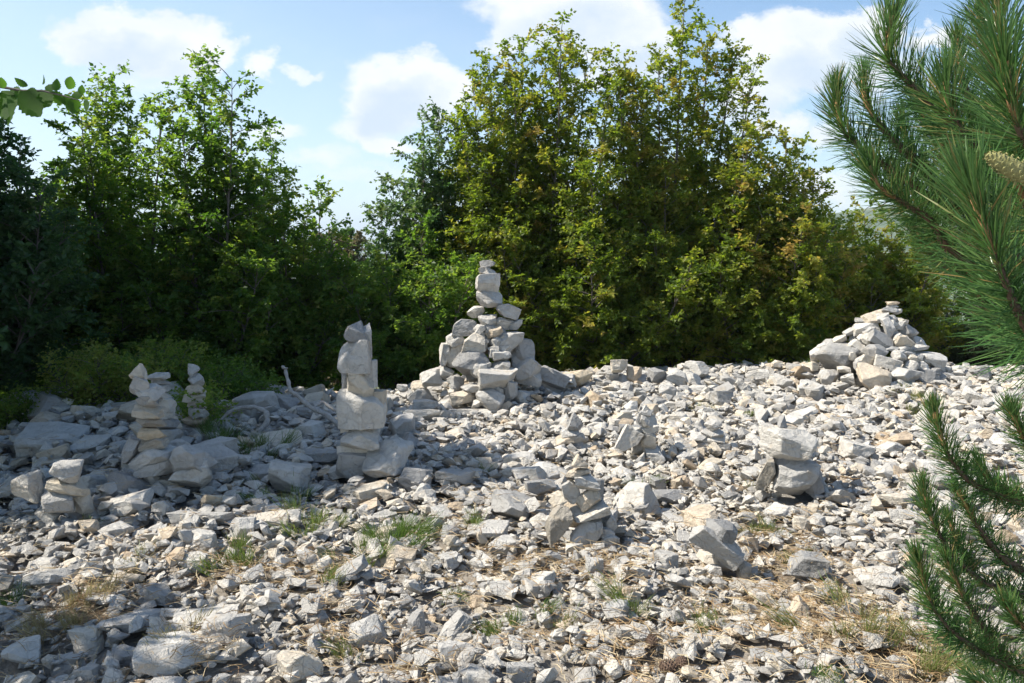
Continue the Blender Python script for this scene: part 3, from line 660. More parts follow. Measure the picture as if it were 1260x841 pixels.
for i, (x, y, s3, rz, tilt, label, group, mat, tri) in enumerate(loose):
    z = drop(x, y, (s3[0] + s3[1]) / 2 * .8, s3[2] * 2, .16)
    v, f = rock_shape(rng, 4, int(rng.integers(6, 11)), tri=tri, box=float(rng.uniform(0, .9)))
    v = (v * s3) @ eul(rng.normal() * .12, R(tilt), rz).T
    o = mk("stone", v, f, mat); o.location = (x, y, z + .0); tag(o, label, 'stone', group)
for (x_, y_, s3_, *_r) in loose:
    MASK |= (HXX - x_) ** 2 + (HYY - y_) ** 2 < (s3_[:2].mean() * .8) ** 2
scatter(34000, 1)
scatter(7000, 2)

ch = {}
for c_ in chips: ch.setdefault(c_[0], []).append(c_)
parts = []; tint = []
for k, lst in ch.items():
    v, f = CH[k]; Pp = np.array([c_[1] for c_ in lst]); S = np.array([c_[2] for c_ in lst]); E = np.array([c_[3] for c_ in lst]); T = np.array([c_[4] for c_ in lst])
    cx, sx, cy, sy, cz, sz = np.cos(E[:, 0]), np.sin(E[:, 0]), np.cos(E[:, 1]), np.sin(E[:, 1]), np.cos(E[:, 2]), np.sin(E[:, 2])
    Rm = np.stack([np.stack([cz * cy, cz * sy * sx - sz * cx, cz * sy * cx + sz * sx], -1), np.stack([sz * cy, sz * sy * sx + cz * cx, sz * sy * cx - cz * sx], -1), np.stack([-sy, cy * sx, cy * cx], -1)], 1)
    vv = np.einsum('nij,nkj->nki', Rm, v[None] * S[:, None]) + Pp[:, None]
    ff = f[None] + (np.arange(len(lst)) * len(v))[:, None, None]
    parts.append((vv.reshape(-1, 3), ff.reshape(-1, 3))); tint.append(np.repeat(T, len(v)))
v, fs = join(parts)
rub = mk("limestone_rubble", v, [np.concatenate(fs)], M_RUB, attrs={'tint': np.concatenate(tint)})
tag(rub, "pale broken limestone chips covering the whole clearing", "rubble", kind='stuff')

# ------------------------------------------------------------------ blades: litter, grass
def ribbons(base, tip, width, bend, n=3):
    """thin curved blades: base,tip (n,3); bend (n,3) offset of the middle"""
    k = len(base); ts = np.linspace(0, 1, n + 1)[None, :, None]
    Pm = base[:, None] * (1 - ts) + tip[:, None] * ts + bend[:, None] * (4 * ts * (1 - ts))
    d = unit(tip - base); rnd = unit(rng.normal(size=(k, 3))); s = unit(np.cross(d, rnd))
    w = width[:, None, None] * np.array([1] * n + [.25])[None, :, None] / 2
    A = Pm - s[:, None] * w; B = Pm + s[:, None] * w
    V_ = np.stack([A, B], 2).reshape(k, -1, 3)
    q = np.array([[2 * i, 2 * i + 1, 2 * i + 3, 2 * i + 2] for i in range(n)])
    Fq = q[None] + (np.arange(k) * 2 * (n + 1))[:, None, None]
    return V_.reshape(-1, 3), Fq.reshape(-1, 4), np.full(k, 2 * (n + 1))
n = 230000
y = 2.0 + 9.0 * rng.uniform(0, 1, n) ** 1.1; x = rng.uniform(-1, 1, n) * (.68 * y + .4)
keep = rng.uniform(0, 1, n) < np.maximum(litter(x, y) ** 1.3 * .9, .07) * np.clip(8 / y ** 1.2, .2, 1); x, y = x[keep], y[keep]; n = len(x)
z = hm(x, y) + rng.uniform(-.012, .012, n); th = rng.uniform(0, np.pi, n); ln = rng.uniform(.05, .12, n)
dv = np.stack([np.cos(th), np.sin(th), rng.normal(0, .16, n)], -1) * ln[:, None] / 2
c0 = np.stack([x, y, z + .006], -1)
v, f, cnt = ribbons(c0 - dv, c0 + dv, rng.uniform(.0018, .0034, n), rng.normal(0, .007, (n, 3)))
tag(mk("needle_litter", v, f, M_LIT, attrs={'tint': np.repeat(rng.uniform(0, 1, n), cnt)}), "brown fallen pine needles strewn between the stones", "needle litter", kind='stuff')

# tufts: (px, py, spread px, blade height m, count, dryness 0 green .. 1 straw)
TUFTS = [(385,640,34,.12,420,.35),(480,662,24,.13,600,.05),(440,688,26,.08,360,.2),(312,692,34,.10,380,.35),(350,608,26,.07,300,.1),(585,646,16,.07,160,.3),(780,748,12,.10,200,.35),
 (632,768,24,.06,260,.3),(786,592,12,.06,120,.25),(1095,800,60,.11,420,.5),(1060,775,50,.10,240,.65),(1130,815,50,.10,260,.6),(945,655,20,.08,260,.45),(268,548,18,.14,420,.1),
 (95,750,55,.10,300,.95),(20,735,16,.08,220,.05),(108,642,8,.05,90,.05),(1012,830,12,.04,160,.05),(862,508,16,.07,160,.6),(1128,497,30,.09,260,.5),(1110,480,16,.08,130,.3),(915,515,16,.06,160,.4),
 (395,712,20,.07,200,.4),(240,520,22,.12,300,.1),(315,560,24,.12,420,.15),(10,525,22,.16,380,.05),(60,790,50,.09,200,.9),(220,790,20,.08,120,.8),(690,770,16,.05,90,.6),(700,470,20,.05,90,.9),
 (555,725,14,.05,80,.4),(170,700,14,.05,90,.7),(890,770,14,.05,90,.4),(860,760,8,.06,80,.3),(985,690,26,.07,160,.6),(435,800,10,.07,80,.5),(595,580,10,.05,60,.2),(940,600,20,.05,90,.7),(1190,800,40,.09,160,.6)]
bs, tp, wd, tn = [], [], [], []
for (px, py, sp, hgt, cnt, dry) in TUFTS:
    g_ = ground_at(px, py); k = g_[1] / FPX * sp
    nc_ = max(3, cnt // 55); cx_ = rng.normal(0, k * .75, nc_); cy_ = rng.normal(0, k * .75, nc_); wi = rng.integers(0, nc_, cnt)
    x = g_[0] + cx_[wi] + rng.normal(0, .018, cnt); y = g_[1] + cy_[wi] + rng.normal(0, .018, cnt); b0 = np.stack([x, y, hm(x, y) - .02], -1)
    out = np.stack([x - g_[0], y - g_[1], np.zeros(cnt)], -1) / max(k, .01) * .5 + rng.normal(0, .35, (cnt, 3)); h_ = hgt * rng.uniform(.5, 1.15, cnt)
    tp.append(b0 + np.stack([out[:, 0] * h_, out[:, 1] * h_, h_], -1)); bs.append(b0); wd.append(rng.uniform(.0015, .003, cnt))
    tn.append(np.clip(rng.normal(dry * .9, .16, cnt), 0, 1))
bs, tp, wd, tn = map(np.concatenate, (bs, tp, wd, tn))
v, f, cnt = ribbons(bs, tp, wd, rng.normal(0, .012, (len(bs), 3)))
tag(mk("grass", v, f, M_GRASS, attrs={'tint': np.repeat(tn, cnt)}), "thin green and straw-coloured grass growing between the stones", "grass", kind='stuff')

# ------------------------------------------------------------------ leafy trees
def leaves(P_, D_, size, spread=.5, r=rng):
    """kite-shaped folded leaves at P_, pointing roughly along D_"""
    n = len(P_); ax = unit(D_ + r.normal(0, spread, (n, 3)) + np.array([0, 0, -.25]))
    up = unit(np.array([0, 0, 1.]) + r.normal(0, .75, (n, 3))); sd = unit(np.cross(ax, up)); nr = np.cross(sd, ax)
    Ls = (size * r.uniform(.6, 1.2, n))[:, None]; Wd = Ls * .34; fold = Ls * r.uniform(.03, .14, (n, 1))
    b0 = P_; t_ = P_ + ax * Ls - nr * Ls * .12; l_ = P_ + ax * Ls * .42 - sd * Wd + nr * fold; r_ = P_ + ax * Ls * .42 + sd * Wd + nr * fold
    V_ = np.stack([b0, l_, t_, r_], 1).reshape(-1, 3); i = (np.arange(n) * 4)[:, None]
    return V_, np.concatenate([i + np.array([[0, 2, 1]]), i + np.array([[0, 3, 2]])])
def make_tree(name, label, cat, base, tips, mat, width=.9, leaf=.064, dens=1.0, low=.12, tint=(.4, .22), group=None, upr=.9, seed=0, r0=.035, wood=True, bark=None):
    r = np.random.default_rng(seed + 500); base = np.array([base[0], base[1], float(terr(base[0], base[1])) - .05])
    WP, LP, LD, LT = [], [], [], []
    for tip in tips:
        tip = np.array(tip, float); H = np.linalg.norm(tip - base); k = 14
        ts = np.linspace(0, 1, k)[:, None]; lean = tip - base
        # stems leave the base outward, then rise
        ctrl = base + np.array([lean[0] * .75, lean[1] * .75, lean[2] * .38])
        path = (1 - ts) ** 2 * base + 2 * ts * (1 - ts) * ctrl + ts ** 2 * tip + np.cumsum(r.normal(0, .012, (k, 3)), 0) * ts
        WP.append(tubes(path[None], (r0 * (H / 5) * (1 - ts[:, 0]) ** .8 + .003)[None], 6))
        nb = int(H * 17 * dens); fr = low + (1 - low) * (np.arange(nb) + r.uniform(0, 1, nb)) / nb
        seg = fr * (k - 1); i0 = np.clip(seg.astype(int), 0, k - 2); p0 = path[i0] * (1 - (seg - i0))[:, None] + path[i0 + 1] * (seg - i0)[:, None]
        az = np.arange(nb) * 2.4 + r.uniform(0, 6.28) + r.normal(0, .4, nb); el = r.normal(.62, .24, nb) * upr + .35 * fr
        Lb = width * np.clip(1.14 - fr, .0, .85) ** .6 * r.uniform(.3, 1.2, nb) + .12
        dr = np.stack([np.cos(az) * np.cos(el), np.sin(az) * np.cos(el), np.sin(el)], -1)
        kb = 6; tb = np.linspace(0, 1, kb)[None, :, None]
        droop = np.array([0, 0, -.22])[None, None] * (tb ** 2) * Lb[:, None, None]
        BP = p0[:, None] + dr[:, None] * tb * Lb[:, None, None] + droop + np.cumsum(r.normal(0, .012, (nb, kb, 3)), 1) * tb
        rb = (.0028 + .008 * Lb)[:, None] * (1 - .8 * tb[..., 0])
        if wood: WP.append(tubes(BP, rb, 4))
        # twigs
        nt_ = np.maximum((Lb / (.042 if leaf < .075 else .055)).astype(int), 4); bi = np.repeat(np.arange(nb), nt_); m = len(bi)
        tt = r.uniform(.15, 1, m) ** .8; sg = tt * (kb - 1); j0 = np.clip(sg.astype(int), 0, kb - 2)
        q0 = BP[bi, j0] * (1 - (sg - j0))[:, None] + BP[bi, j0 + 1] * (sg - j0)[:, None]
        td = unit(dr[bi] * .8 + r.normal(0, .55, (m, 3)) + np.array([0, 0, .15])); tl = r.uniform(.08, .24, m) * (.5 + .7 * (1 - tt)) + .05
        nl = 7; ls = (np.arange(nl) + .5) / nl
        lp = q0[:, None] + td[:, None] * (ls[None, :, None] * tl[:, None, None]); lp[..., 2] -= (ls ** 2 * .04)[None]
        side = unit(np.cross(td, np.array([0, 0, 1.]))) ; sgn = np.where(np.arange(nl) % 2 == 0, 1, -1)[None, :, None]
        ld = td[:, None] * .7 + side[:, None] * sgn * .8
        LP.append(lp.reshape(-1, 3)); LD.append(ld.reshape(-1, 3))
        ct = r.normal(tint[0], tint[1], nb)[bi] + r.normal(0, .12, m); LT.append(np.repeat(ct, nl) + r.normal(0, .10, m * nl))
    LP, LD, LT = np.concatenate(LP), np.concatenate(LD), np.clip(np.concatenate(LT), 0, 1)
    ok = LP[:, 2] > terr(LP[:, 0], LP[:, 1]) + .02; LP, LD, LT = LP[ok], LD[ok], LT[ok]
    root = empty(name, base); tag(root, label, cat, group)
    v, f = leaves(LP - base, LD, leaf, r=r)
    mk("crown", v, f, mat, root, attrs={'tint': np.repeat(LT, 4)})
    v, fs = join(WP); mk("trunk", v - base, [np.concatenate(fs)], bark or M_BARK, root, smooth=True)
    return len(LP)
def tree_px(name, label, base_px, Y, tips_px, mat, cat='tree', extra=4, ew=1.0, eh=1.6, seed=0, infill=1.0, **kw):
    bx = (base_px - W0 / 2) / FPX * Y; r = np.random.default_rng(seed + 77); b_ = np.array([bx, Y]); gz = float(terr(bx, Y))
    tips = []
    for q in tips_px:
        yq = Y + r.uniform(-.45, .45) if len(q) < 3 else q[2]
        tips.append(at(q[0], q[1], yq))
    if infill:
        for q in list(tips_px):
            if r.uniform() < infill: tips.append(at(q[0] + r.uniform(-38, 38), q[1] + r.uniform(18, 110), Y + r.uniform(-.7, .6)))
    for i in range(extra):   # low side stems that carry foliage down to the ground
        a_ = i * 6.283 / extra + r.uniform(-.4, .4); rr = ew * r.uniform(.7, 1.2)
        tips.append(np.array([bx + math.cos(a_) * rr, Y + math.sin(a_) * rr * .7, gz + eh * r.uniform(.7, 1.2)]))
    return make_tree(name, label, cat, b_, tips, mat, seed=seed, **kw)
G = "deciduous trees beyond the clearing"
nl = 0
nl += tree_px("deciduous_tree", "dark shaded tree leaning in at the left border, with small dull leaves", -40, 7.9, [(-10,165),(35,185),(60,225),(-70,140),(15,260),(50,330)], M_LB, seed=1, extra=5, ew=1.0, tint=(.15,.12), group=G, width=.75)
nl += tree_px("deciduous_tree", "slender green tree with several thin leaders, left of the tallest left-hand tree", 145, 10.1, [(128,92),(100,150),(160,135),(192,128),(75,215),(120,190)], M_LG, seed=2, infill=.6, dens=.95, extra=6, ew=1.1, tint=(.45,.2), group=G, width=.72)
nl += tree_px("deciduous_tree", "tallest green tree of the shaded left wood, with two high leaders", 250, 9.9, [(250,70),(285,95),(225,150),(298,180),(262,150),(310,235)], M_LG, seed=3, infill=.6, dens=.95, extra=6, ew=1.1, tint=(.38,.2), group=G, width=.74)
nl += tree_px("deciduous_tree", "small pointed green tree between the left wood and the gap of sky", 350, 10.6, [(333,172),(350,220),(395,238),(312,240),(378,265),(408,300)], M_LG, seed=4, infill=.6, dens=.95, extra=6, ew=1.0, tint=(.5,.2), group=G, width=.62)
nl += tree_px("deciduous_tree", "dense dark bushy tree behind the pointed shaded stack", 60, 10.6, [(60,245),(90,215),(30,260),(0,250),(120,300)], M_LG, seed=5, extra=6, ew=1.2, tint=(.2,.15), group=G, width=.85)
nl += tree_px("deciduous_tree", "bluish-green tree at the left flank of the central clump", 515, 11.6, [(540,142),(518,170),(482,218),(470,262),(565,155),(458,320),(500,250)], M_LB, seed=6, extra=6, ew=1.1, tint=(.5,.2), group=G, width=.66)
nl += tree_px("deciduous_tree", "tall leafy tree with olive-green crown directly behind the tall cairn", 655, 11.3, [(600,72),(640,45),(690,36),(722,80),(585,112),(575,160),(665,100),(610,190)], M_LY, seed=7, infill=.8, extra=7, ew=1.3, eh=2.2, tint=(.30,.2), group=G, width=.78)
nl += tree_px("deciduous_tree", "highest yellowing tree of the central clump, its tip touching the picture's top", 820, 11.6, [(757,75),(785,110),(815,62),(838,4),(868,42),(898,62),(925,75),(790,160)], M_LY, seed=8, infill=.7, extra=7, ew=1.3, eh=2.2, tint=(.38,.2), group=G, width=.72)
nl += tree_px("deciduous_tree", "rust-tinged tree on the right flank of the central clump", 945, 11.4, [(930,175),(962,170),(985,195),(1003,215),(940,230),(900,190)], M_LY, seed=9, extra=7, ew=1.2, eh=2.0, tint=(.44,.2), group=G, width=.72)
nl += tree_px("deciduous_tree", "low yellow-green tree behind the broad pyramid cairn", 1085, 12.4, [(1035,268),(1062,258),(1100,285),(1130,290),(1015,310),(1085,320)], M_LY, seed=10, extra=7, ew=1.3, eh=1.8, tint=(.42,.2), group=G, width=.8)
nl += tree_px("deciduous_tree", "low green leafy tree behind the jumbled ridge heap, between two tall crowns", 740, 11.0, [(730,220),(760,250),(700,270),(790,280)], M_LY, seed=11, extra=7, ew=1.3, eh=2.0, tint=(.18,.18), group=G, width=.85)
nl += tree_px("deciduous_tree", "fresh green leafy tree between the standing column and the tall cairn", 500, 10.6, [(480,330),(520,300),(455,350),(545,330)], M_LG, seed=12, extra=6, ew=1.0, eh=1.7, tint=(.45,.18), group=G, width=.75)
nl += tree_px("deciduous_tree", "dark green tree low behind the ridge, left of the broad pyramid cairn", 915, 11.2, [(880,270),(930,260),(970,280),(900,330),(1000,330)], M_LY, seed=13, extra=7, ew=1.3, eh=1.9, tint=(.22,.2), group=G, width=.85)
# a second row deeper down the slope
B = "dark trees deeper down the slope"
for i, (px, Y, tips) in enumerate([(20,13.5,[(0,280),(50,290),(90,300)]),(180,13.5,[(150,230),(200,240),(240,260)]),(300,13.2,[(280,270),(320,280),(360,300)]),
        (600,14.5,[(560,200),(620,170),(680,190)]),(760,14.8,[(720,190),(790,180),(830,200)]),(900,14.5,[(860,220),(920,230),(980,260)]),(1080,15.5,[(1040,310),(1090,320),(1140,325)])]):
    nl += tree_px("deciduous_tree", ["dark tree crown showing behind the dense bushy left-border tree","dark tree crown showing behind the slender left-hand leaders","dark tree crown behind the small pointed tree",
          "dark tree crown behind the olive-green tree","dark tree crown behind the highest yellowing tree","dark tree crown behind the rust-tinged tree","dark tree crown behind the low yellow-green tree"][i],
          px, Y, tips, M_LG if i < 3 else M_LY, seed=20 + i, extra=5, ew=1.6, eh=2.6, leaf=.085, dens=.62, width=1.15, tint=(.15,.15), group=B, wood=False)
# bushes
def bush(label, px, Y, tips, mat, seed, **kw):
    kw = dict(dict(width=.3, leaf=.034, dens=3.0, extra=4, ew=.3, eh=.4, r0=.02, cat='shrub', infill=0), **kw)
    return tree_px("shrub", label, px, Y, tips, mat, seed=seed, **kw)
bush("yellow-green shrub growing out of the shaded rubble, left of the pointed stack", 118, 7.15, [(95,470),(120,450),(145,458),(160,480),(85,495)], M_LG, 40, tint=(.85,.12), extra=5, ew=.4, eh=.3)
bush("soft green shrub behind the pointed stack, reaching over the flat-topped one", 200, 7.75, [(175,445),(200,440),(222,448),(240,465)], M_LG, 41, tint=(.7,.12))
bush("dark green bush low against the wood, right of the dim stack", 285, 7.75, [(265,500),(290,492),(315,500)], M_LG, 42, tint=(.25,.1), ew=.3, eh=.25)
bush("small bright green sprig at the foot of the shaded stacks", 238, 6.75, [(225,510),(245,505),(255,520)], M_LG, 43, ew=.15, eh=.15, width=.15, tint=(.6,.1))
bush("bright green sprig at the left border", 6, 6.8, [(0,512),(18,518)], M_LG, 44, ew=.15, eh=.15, width=.16, tint=(.6,.1))
bush("grey-green olive bush on the slope right of the broad pyramid cairn", 1190, 13.0, [(1150,395),(1180,378),(1215,385),(1240,400),(1265,410)], M_LO, 45, width=.8, leaf=.05, ew=1.0, eh=1.0, extra=7, dens=1.1)
bush("grey-green bush at the right border under the pine boughs", 1290, 12.0, [(1250,395),(1290,380),(1330,390)], M_LO, 46, width=.8, leaf=.05, ew=1.0, eh=1.0, extra=7, dens=1.1)
bush("grey-green bush beyond the right border on the slope", 1400, 11.5, [(1350,380),(1400,360),(1450,380),(1480,395)], M_LO, 49, width=.8, leaf=.05, ew=1.2, eh=1.2, extra=7, dens=1.0)
bush("brownish far bush in the gap between the left wood and central clump", 428, 26, [(405,298),(425,296),(445,303),(380,300)], M_LO, 47, width=1.4, leaf=.12, ew=2.2, eh=3.6, extra=7, dens=.8, tint=(.85,.12))
bush("far round dark tree top in the gap of sky, above the brownish bush", 430, 34, [(415,288),(432,289),(400,293)], M_LB, 48, width=1.6, leaf=.15, ew=2.5, eh=4.5, extra=6, dens=.7, tint=(.3,.12), cat='tree')
# trees standing outside the picture on the left: they throw the shade on the rubble
OUT = "trees beyond the left border"
for i, (x_, y_, h_) in enumerate([(-5.5, 5.6, 6.0), (-6.6, 7.1, 6.6), (-6.9, 8.8, 5.2)]):
    tt_ = [(x_ + dx_, y_ + dy_, h_ * k_) for dx_, dy_, k_ in ((0, 0, 1), (.5, -.3, .85), (-.5, .4, .9), (.4, .6, .8), (.2, -.8, .75), (.8, .3, .6), (-.3, -.6, .8), (.7, -.7, .55), (.1, .9, .6), (.1, .2, .5))]
    make_tree("deciduous_tree", ["near broad tree at the left border shading the rubble", "high broad tree at the left border, behind the near one", "broad tree at the left border beside the dark leaning one"][i], "tree",
              (x_, y_), tt_, M_LB, seed=60 + i, width=1.25, leaf=.09, tint=(.2, .15), dens=1.7, group=OUT)
make_tree("deciduous_tree", "tree with a reaching twig of toothed leaves at the upper left corner", "tree", (-4.45, 2.95), [(-4.5,2.9,3.5),(-4.2,2.7,3.0),(-4.9,3.3,3.2),(-4.1,3.1,2.9),(-4.0,2.9,2.3)], M_LG, seed=71, width=.75, leaf=.075, tint=(.3,.15), dens=.75)
near_tree = [o_ for o_ in bpy.data.objects if o_.get('label', '').startswith("tree with a reaching twig")][0]
print("LEAVES", nl)

# the near twig at the upper left: path then big serrated leaves, built as one bough of that tree
TY = 2.7
twp = np.array([at(-330, 60, 2.85), at(-160, 88, 2.8), at(-60, 104, 2.75), at(0, 107, TY), at(28, 112, TY), at(52, 112, TY), at(78, 118, TY), at(98, 124, TY)])
v, f = tubes(twp[None], np.linspace(.008, .0015, 8)[None], 6)
nb_ = np.array(near_tree.location)
mk("bough", v - nb_, f, M_BARK, near_tree, smooth=True)
v2, f2 = tubes(np.linspace([-3.95, 2.85, 2.3], twp[0], 6)[None], np.linspace(.016, .008, 6)[None], 6)
mk("bough", v2 - nb_, f2, M_BARK, near_tree, smooth=True)
LV = [(3,109,-75,11,.3),(12,112,10,16,.3),(2,112,65,36,.5),(8,118,80,30,.6),(34,106,-150,12,.4),(24,113,50,32,.55),(33,112,20,14,.4),(52,104,-60,10,.1),(44,112,42,26,.35),(55,108,10,12,.2),(67,112,-80,12,.5),
      (62,114,40,16,.3),(84,110,-60,14,.6),(88,118,-10,12,.6),(80,116,75,18,.3),(92,120,100,16,.2),(100,116,-90,9,.3),(103,124,60,13,.1),(-15,108,60,30,.5),(-30,106,-40,26,.4),(-40,104,80,30,.4)] + [(-60 - 22 * i_, 103 - 3 * i_ + (i_ % 3), (60, -50, 95, -80, 30)[i_ % 5], 26 + 4 * (i_ % 3), .4) for i_ in range(12)]
lvv, lff, ltn, off = [], [], [], 0
for (px, py, ang, ln, tn_) in LV:
    b0 = at(px, py, TY + rng.uniform(-.03, .03)); k = TY / FPX; Ls = ln * k * 1.25
    a_ = R(ang); ax = np.array([math.cos(a_), rng.uniform(-.4, .4), -math.sin(a_)]); ax /= np.linalg.norm(ax)
    sd = np.cross(ax, np.array([rng.normal() * .5, 1, rng.normal() * .5])); sd /= np.linalg.norm(sd); nr = np.cross(sd, ax)
    ts = np.linspace(0, 1, 15); wv = np.sin(np.pi * ts ** .8) ** .8 * .36 * Ls * (1 + .10 * np.where(np.arange(15) % 2, 1, -1)); wv[0] = .002; wv[-1] = 0
    mid = b0 + np.outer(ts, ax) * Ls - np.outer(ts ** 2, nr) * Ls * .15
    l_ = mid - np.outer(wv, sd) + np.outer(wv * .25, nr); r_ = mid + np.outer(wv, sd) + np.outer(wv * .25, nr)
    vv = np.concatenate([l_, mid, r_]); q = []
    for i in range(14): q += [[i, i + 1, 15 + i + 1, 15 + i], [15 + i, 15 + i + 1, 30 + i + 1, 30 + i]]
    lvv.append(vv); lff.append(np.array(q) + off); off += 45; ltn.append(np.full(45, tn_))
mk("leaves", np.concatenate(lvv) - nb_, np.concatenate(lff), M_LNEAR, near_tree, attrs={'tint': np.concatenate(ltn)}, smooth=True)

# ------------------------------------------------------------------ dead branches
def crooked(name, label, paths):
    root = None; parts = []
    for pts, r0, r1 in paths:
        P_ = np.array([at(a_, b_, c_ * .93) for a_, b_, c_ in pts]); k = 6; out = []
        for i in range(len(P_) - 1):
            for j in range(k): out.append(P_[i] * (1 - j / k) + P_[i + 1] * j / k)
        out.append(P_[-1]); out = np.array(out)
        sm = out.copy(); sm[1:-1] = (out[:-2] + out[1:-1] * 2 + out[2:]) / 4; sm += np.cumsum(rng.normal(0, .0012, sm.shape), 0)
        rr = np.linspace(r0, r1, len(sm)) * (1 + .18 * np.sin(np.arange(len(sm)) * 1.3)); rr[-1] = .001
        parts.append(tubes(sm[None], rr[None], 8))
    v, fs = join(parts); c_ = v[np.argmin(v[:, 2])].copy()
    o = mk(name, v - c_, [np.concatenate(fs)], M_DEAD, smooth=True); o.location = c_.tolist(); tag(o, label, 'branch')
crooked("dead_branch", "bleached dead branch rising crookedly from the stones, left of the tall column",
        [([(432,548,6.9),(418,524,6.95),(400,510,7.0),(382,503,7.05),(365,487,7.1),(357,483,7.1),(354,470,7.15),(350,455,7.2),(346,451,7.2)], .026, .012),
         ([(348,453,7.2),(354,452,7.15)], .012, .005), ([(357,483,7.1),(353,486,7.1)], .010, .004)])
crooked("dead_branch", "short pale dead branch bent like an elbow, behind the crooked branch",
        [([(380,508,7.3),(388,500,7.35),(398,494,7.4),(408,502,7.35),(420,508,7.3),(432,512,7.25)], .012, .016)])
crooked("dead_branch", "curved bleached root arching low over the stones, right of the dim stack",
        [([(266,522,6.95),(280,508,7.0),(295,502,7.05),(315,501,7.05),(327,507,7.0),(329,519,6.95),(316,534,6.9)], .012, .026), ([(322,504,7.05),(332,501,7.1),(341,498,7.15)], .015, .004)])

# ------------------------------------------------------------------ pine
TRX, TRY = 2.75, 2.35
pine = empty("pine_tree", (TRX, TRY, float(terr(TRX, TRY)) - .05))
tag(pine, "pine with long green needles reaching in from the right border", "pine")
pb = np.array(pine.location)
zt = np.linspace(0, 6.0, 16); tp_ = np.stack([.04 * np.sin(zt), .03 * np.cos(zt * 1.3), zt], -1)
v, f = tubes(tp_[None], np.linspace(.13, .02, 16)[None], 12); mk("trunk", v, f, M_PBARK, pine, smooth=True)
def needles_on(P_, length, per_m, new=.17):
    """needles around a path given from the tip backwards"""
    seg = np.linalg.norm(np.diff(P_, axis=0), axis=1); cum = np.concatenate([[0], np.cumsum(seg)]); tot = cum[-1]
    n = int(tot * per_m); s = rng.uniform(0, 1, n) ** 1.15 * tot
    X = np.stack([np.interp(s, cum, P_[:, i]) for i in range(3)], -1)
    T = np.stack([np.interp(s, cum, np.gradient(P_, cum, axis=0)[:, i]) for i in range(3)], -1); T = -unit(T)     # towards the tip
    rr = unit(np.cross(T, rng.normal(size=(n, 3)))); 
    # new growth hugs the shoot, older needles stand off
    ang = np.where(s < new, .30 + .60 * s / new, .92 + .18 * np.clip((s - new) / .3, 0, 1)) + rng.normal(0, .19, n)
    d = T * np.cos(ang)[:, None] + rr * np.sin(ang)[:, None]; d = unit(d + np.array([0, 0, .12]))
    ln = length * rng.uniform(.75, 1.08, n) * np.where(s < .02, .8, 1)
    tip = X + d * ln[:, None]; bend = (T * .02 + np.array([0, 0, -.01])) * ln[:, None] + rng.normal(0, .003, (n, 3))
    return X, tip, bend, np.clip(.35 + rng.normal(0, .2, n) + .18 * (s < new) + (rng.uniform(0, 1, n) < .02 + .05 * (s > .3)) * .6, 0, 1)
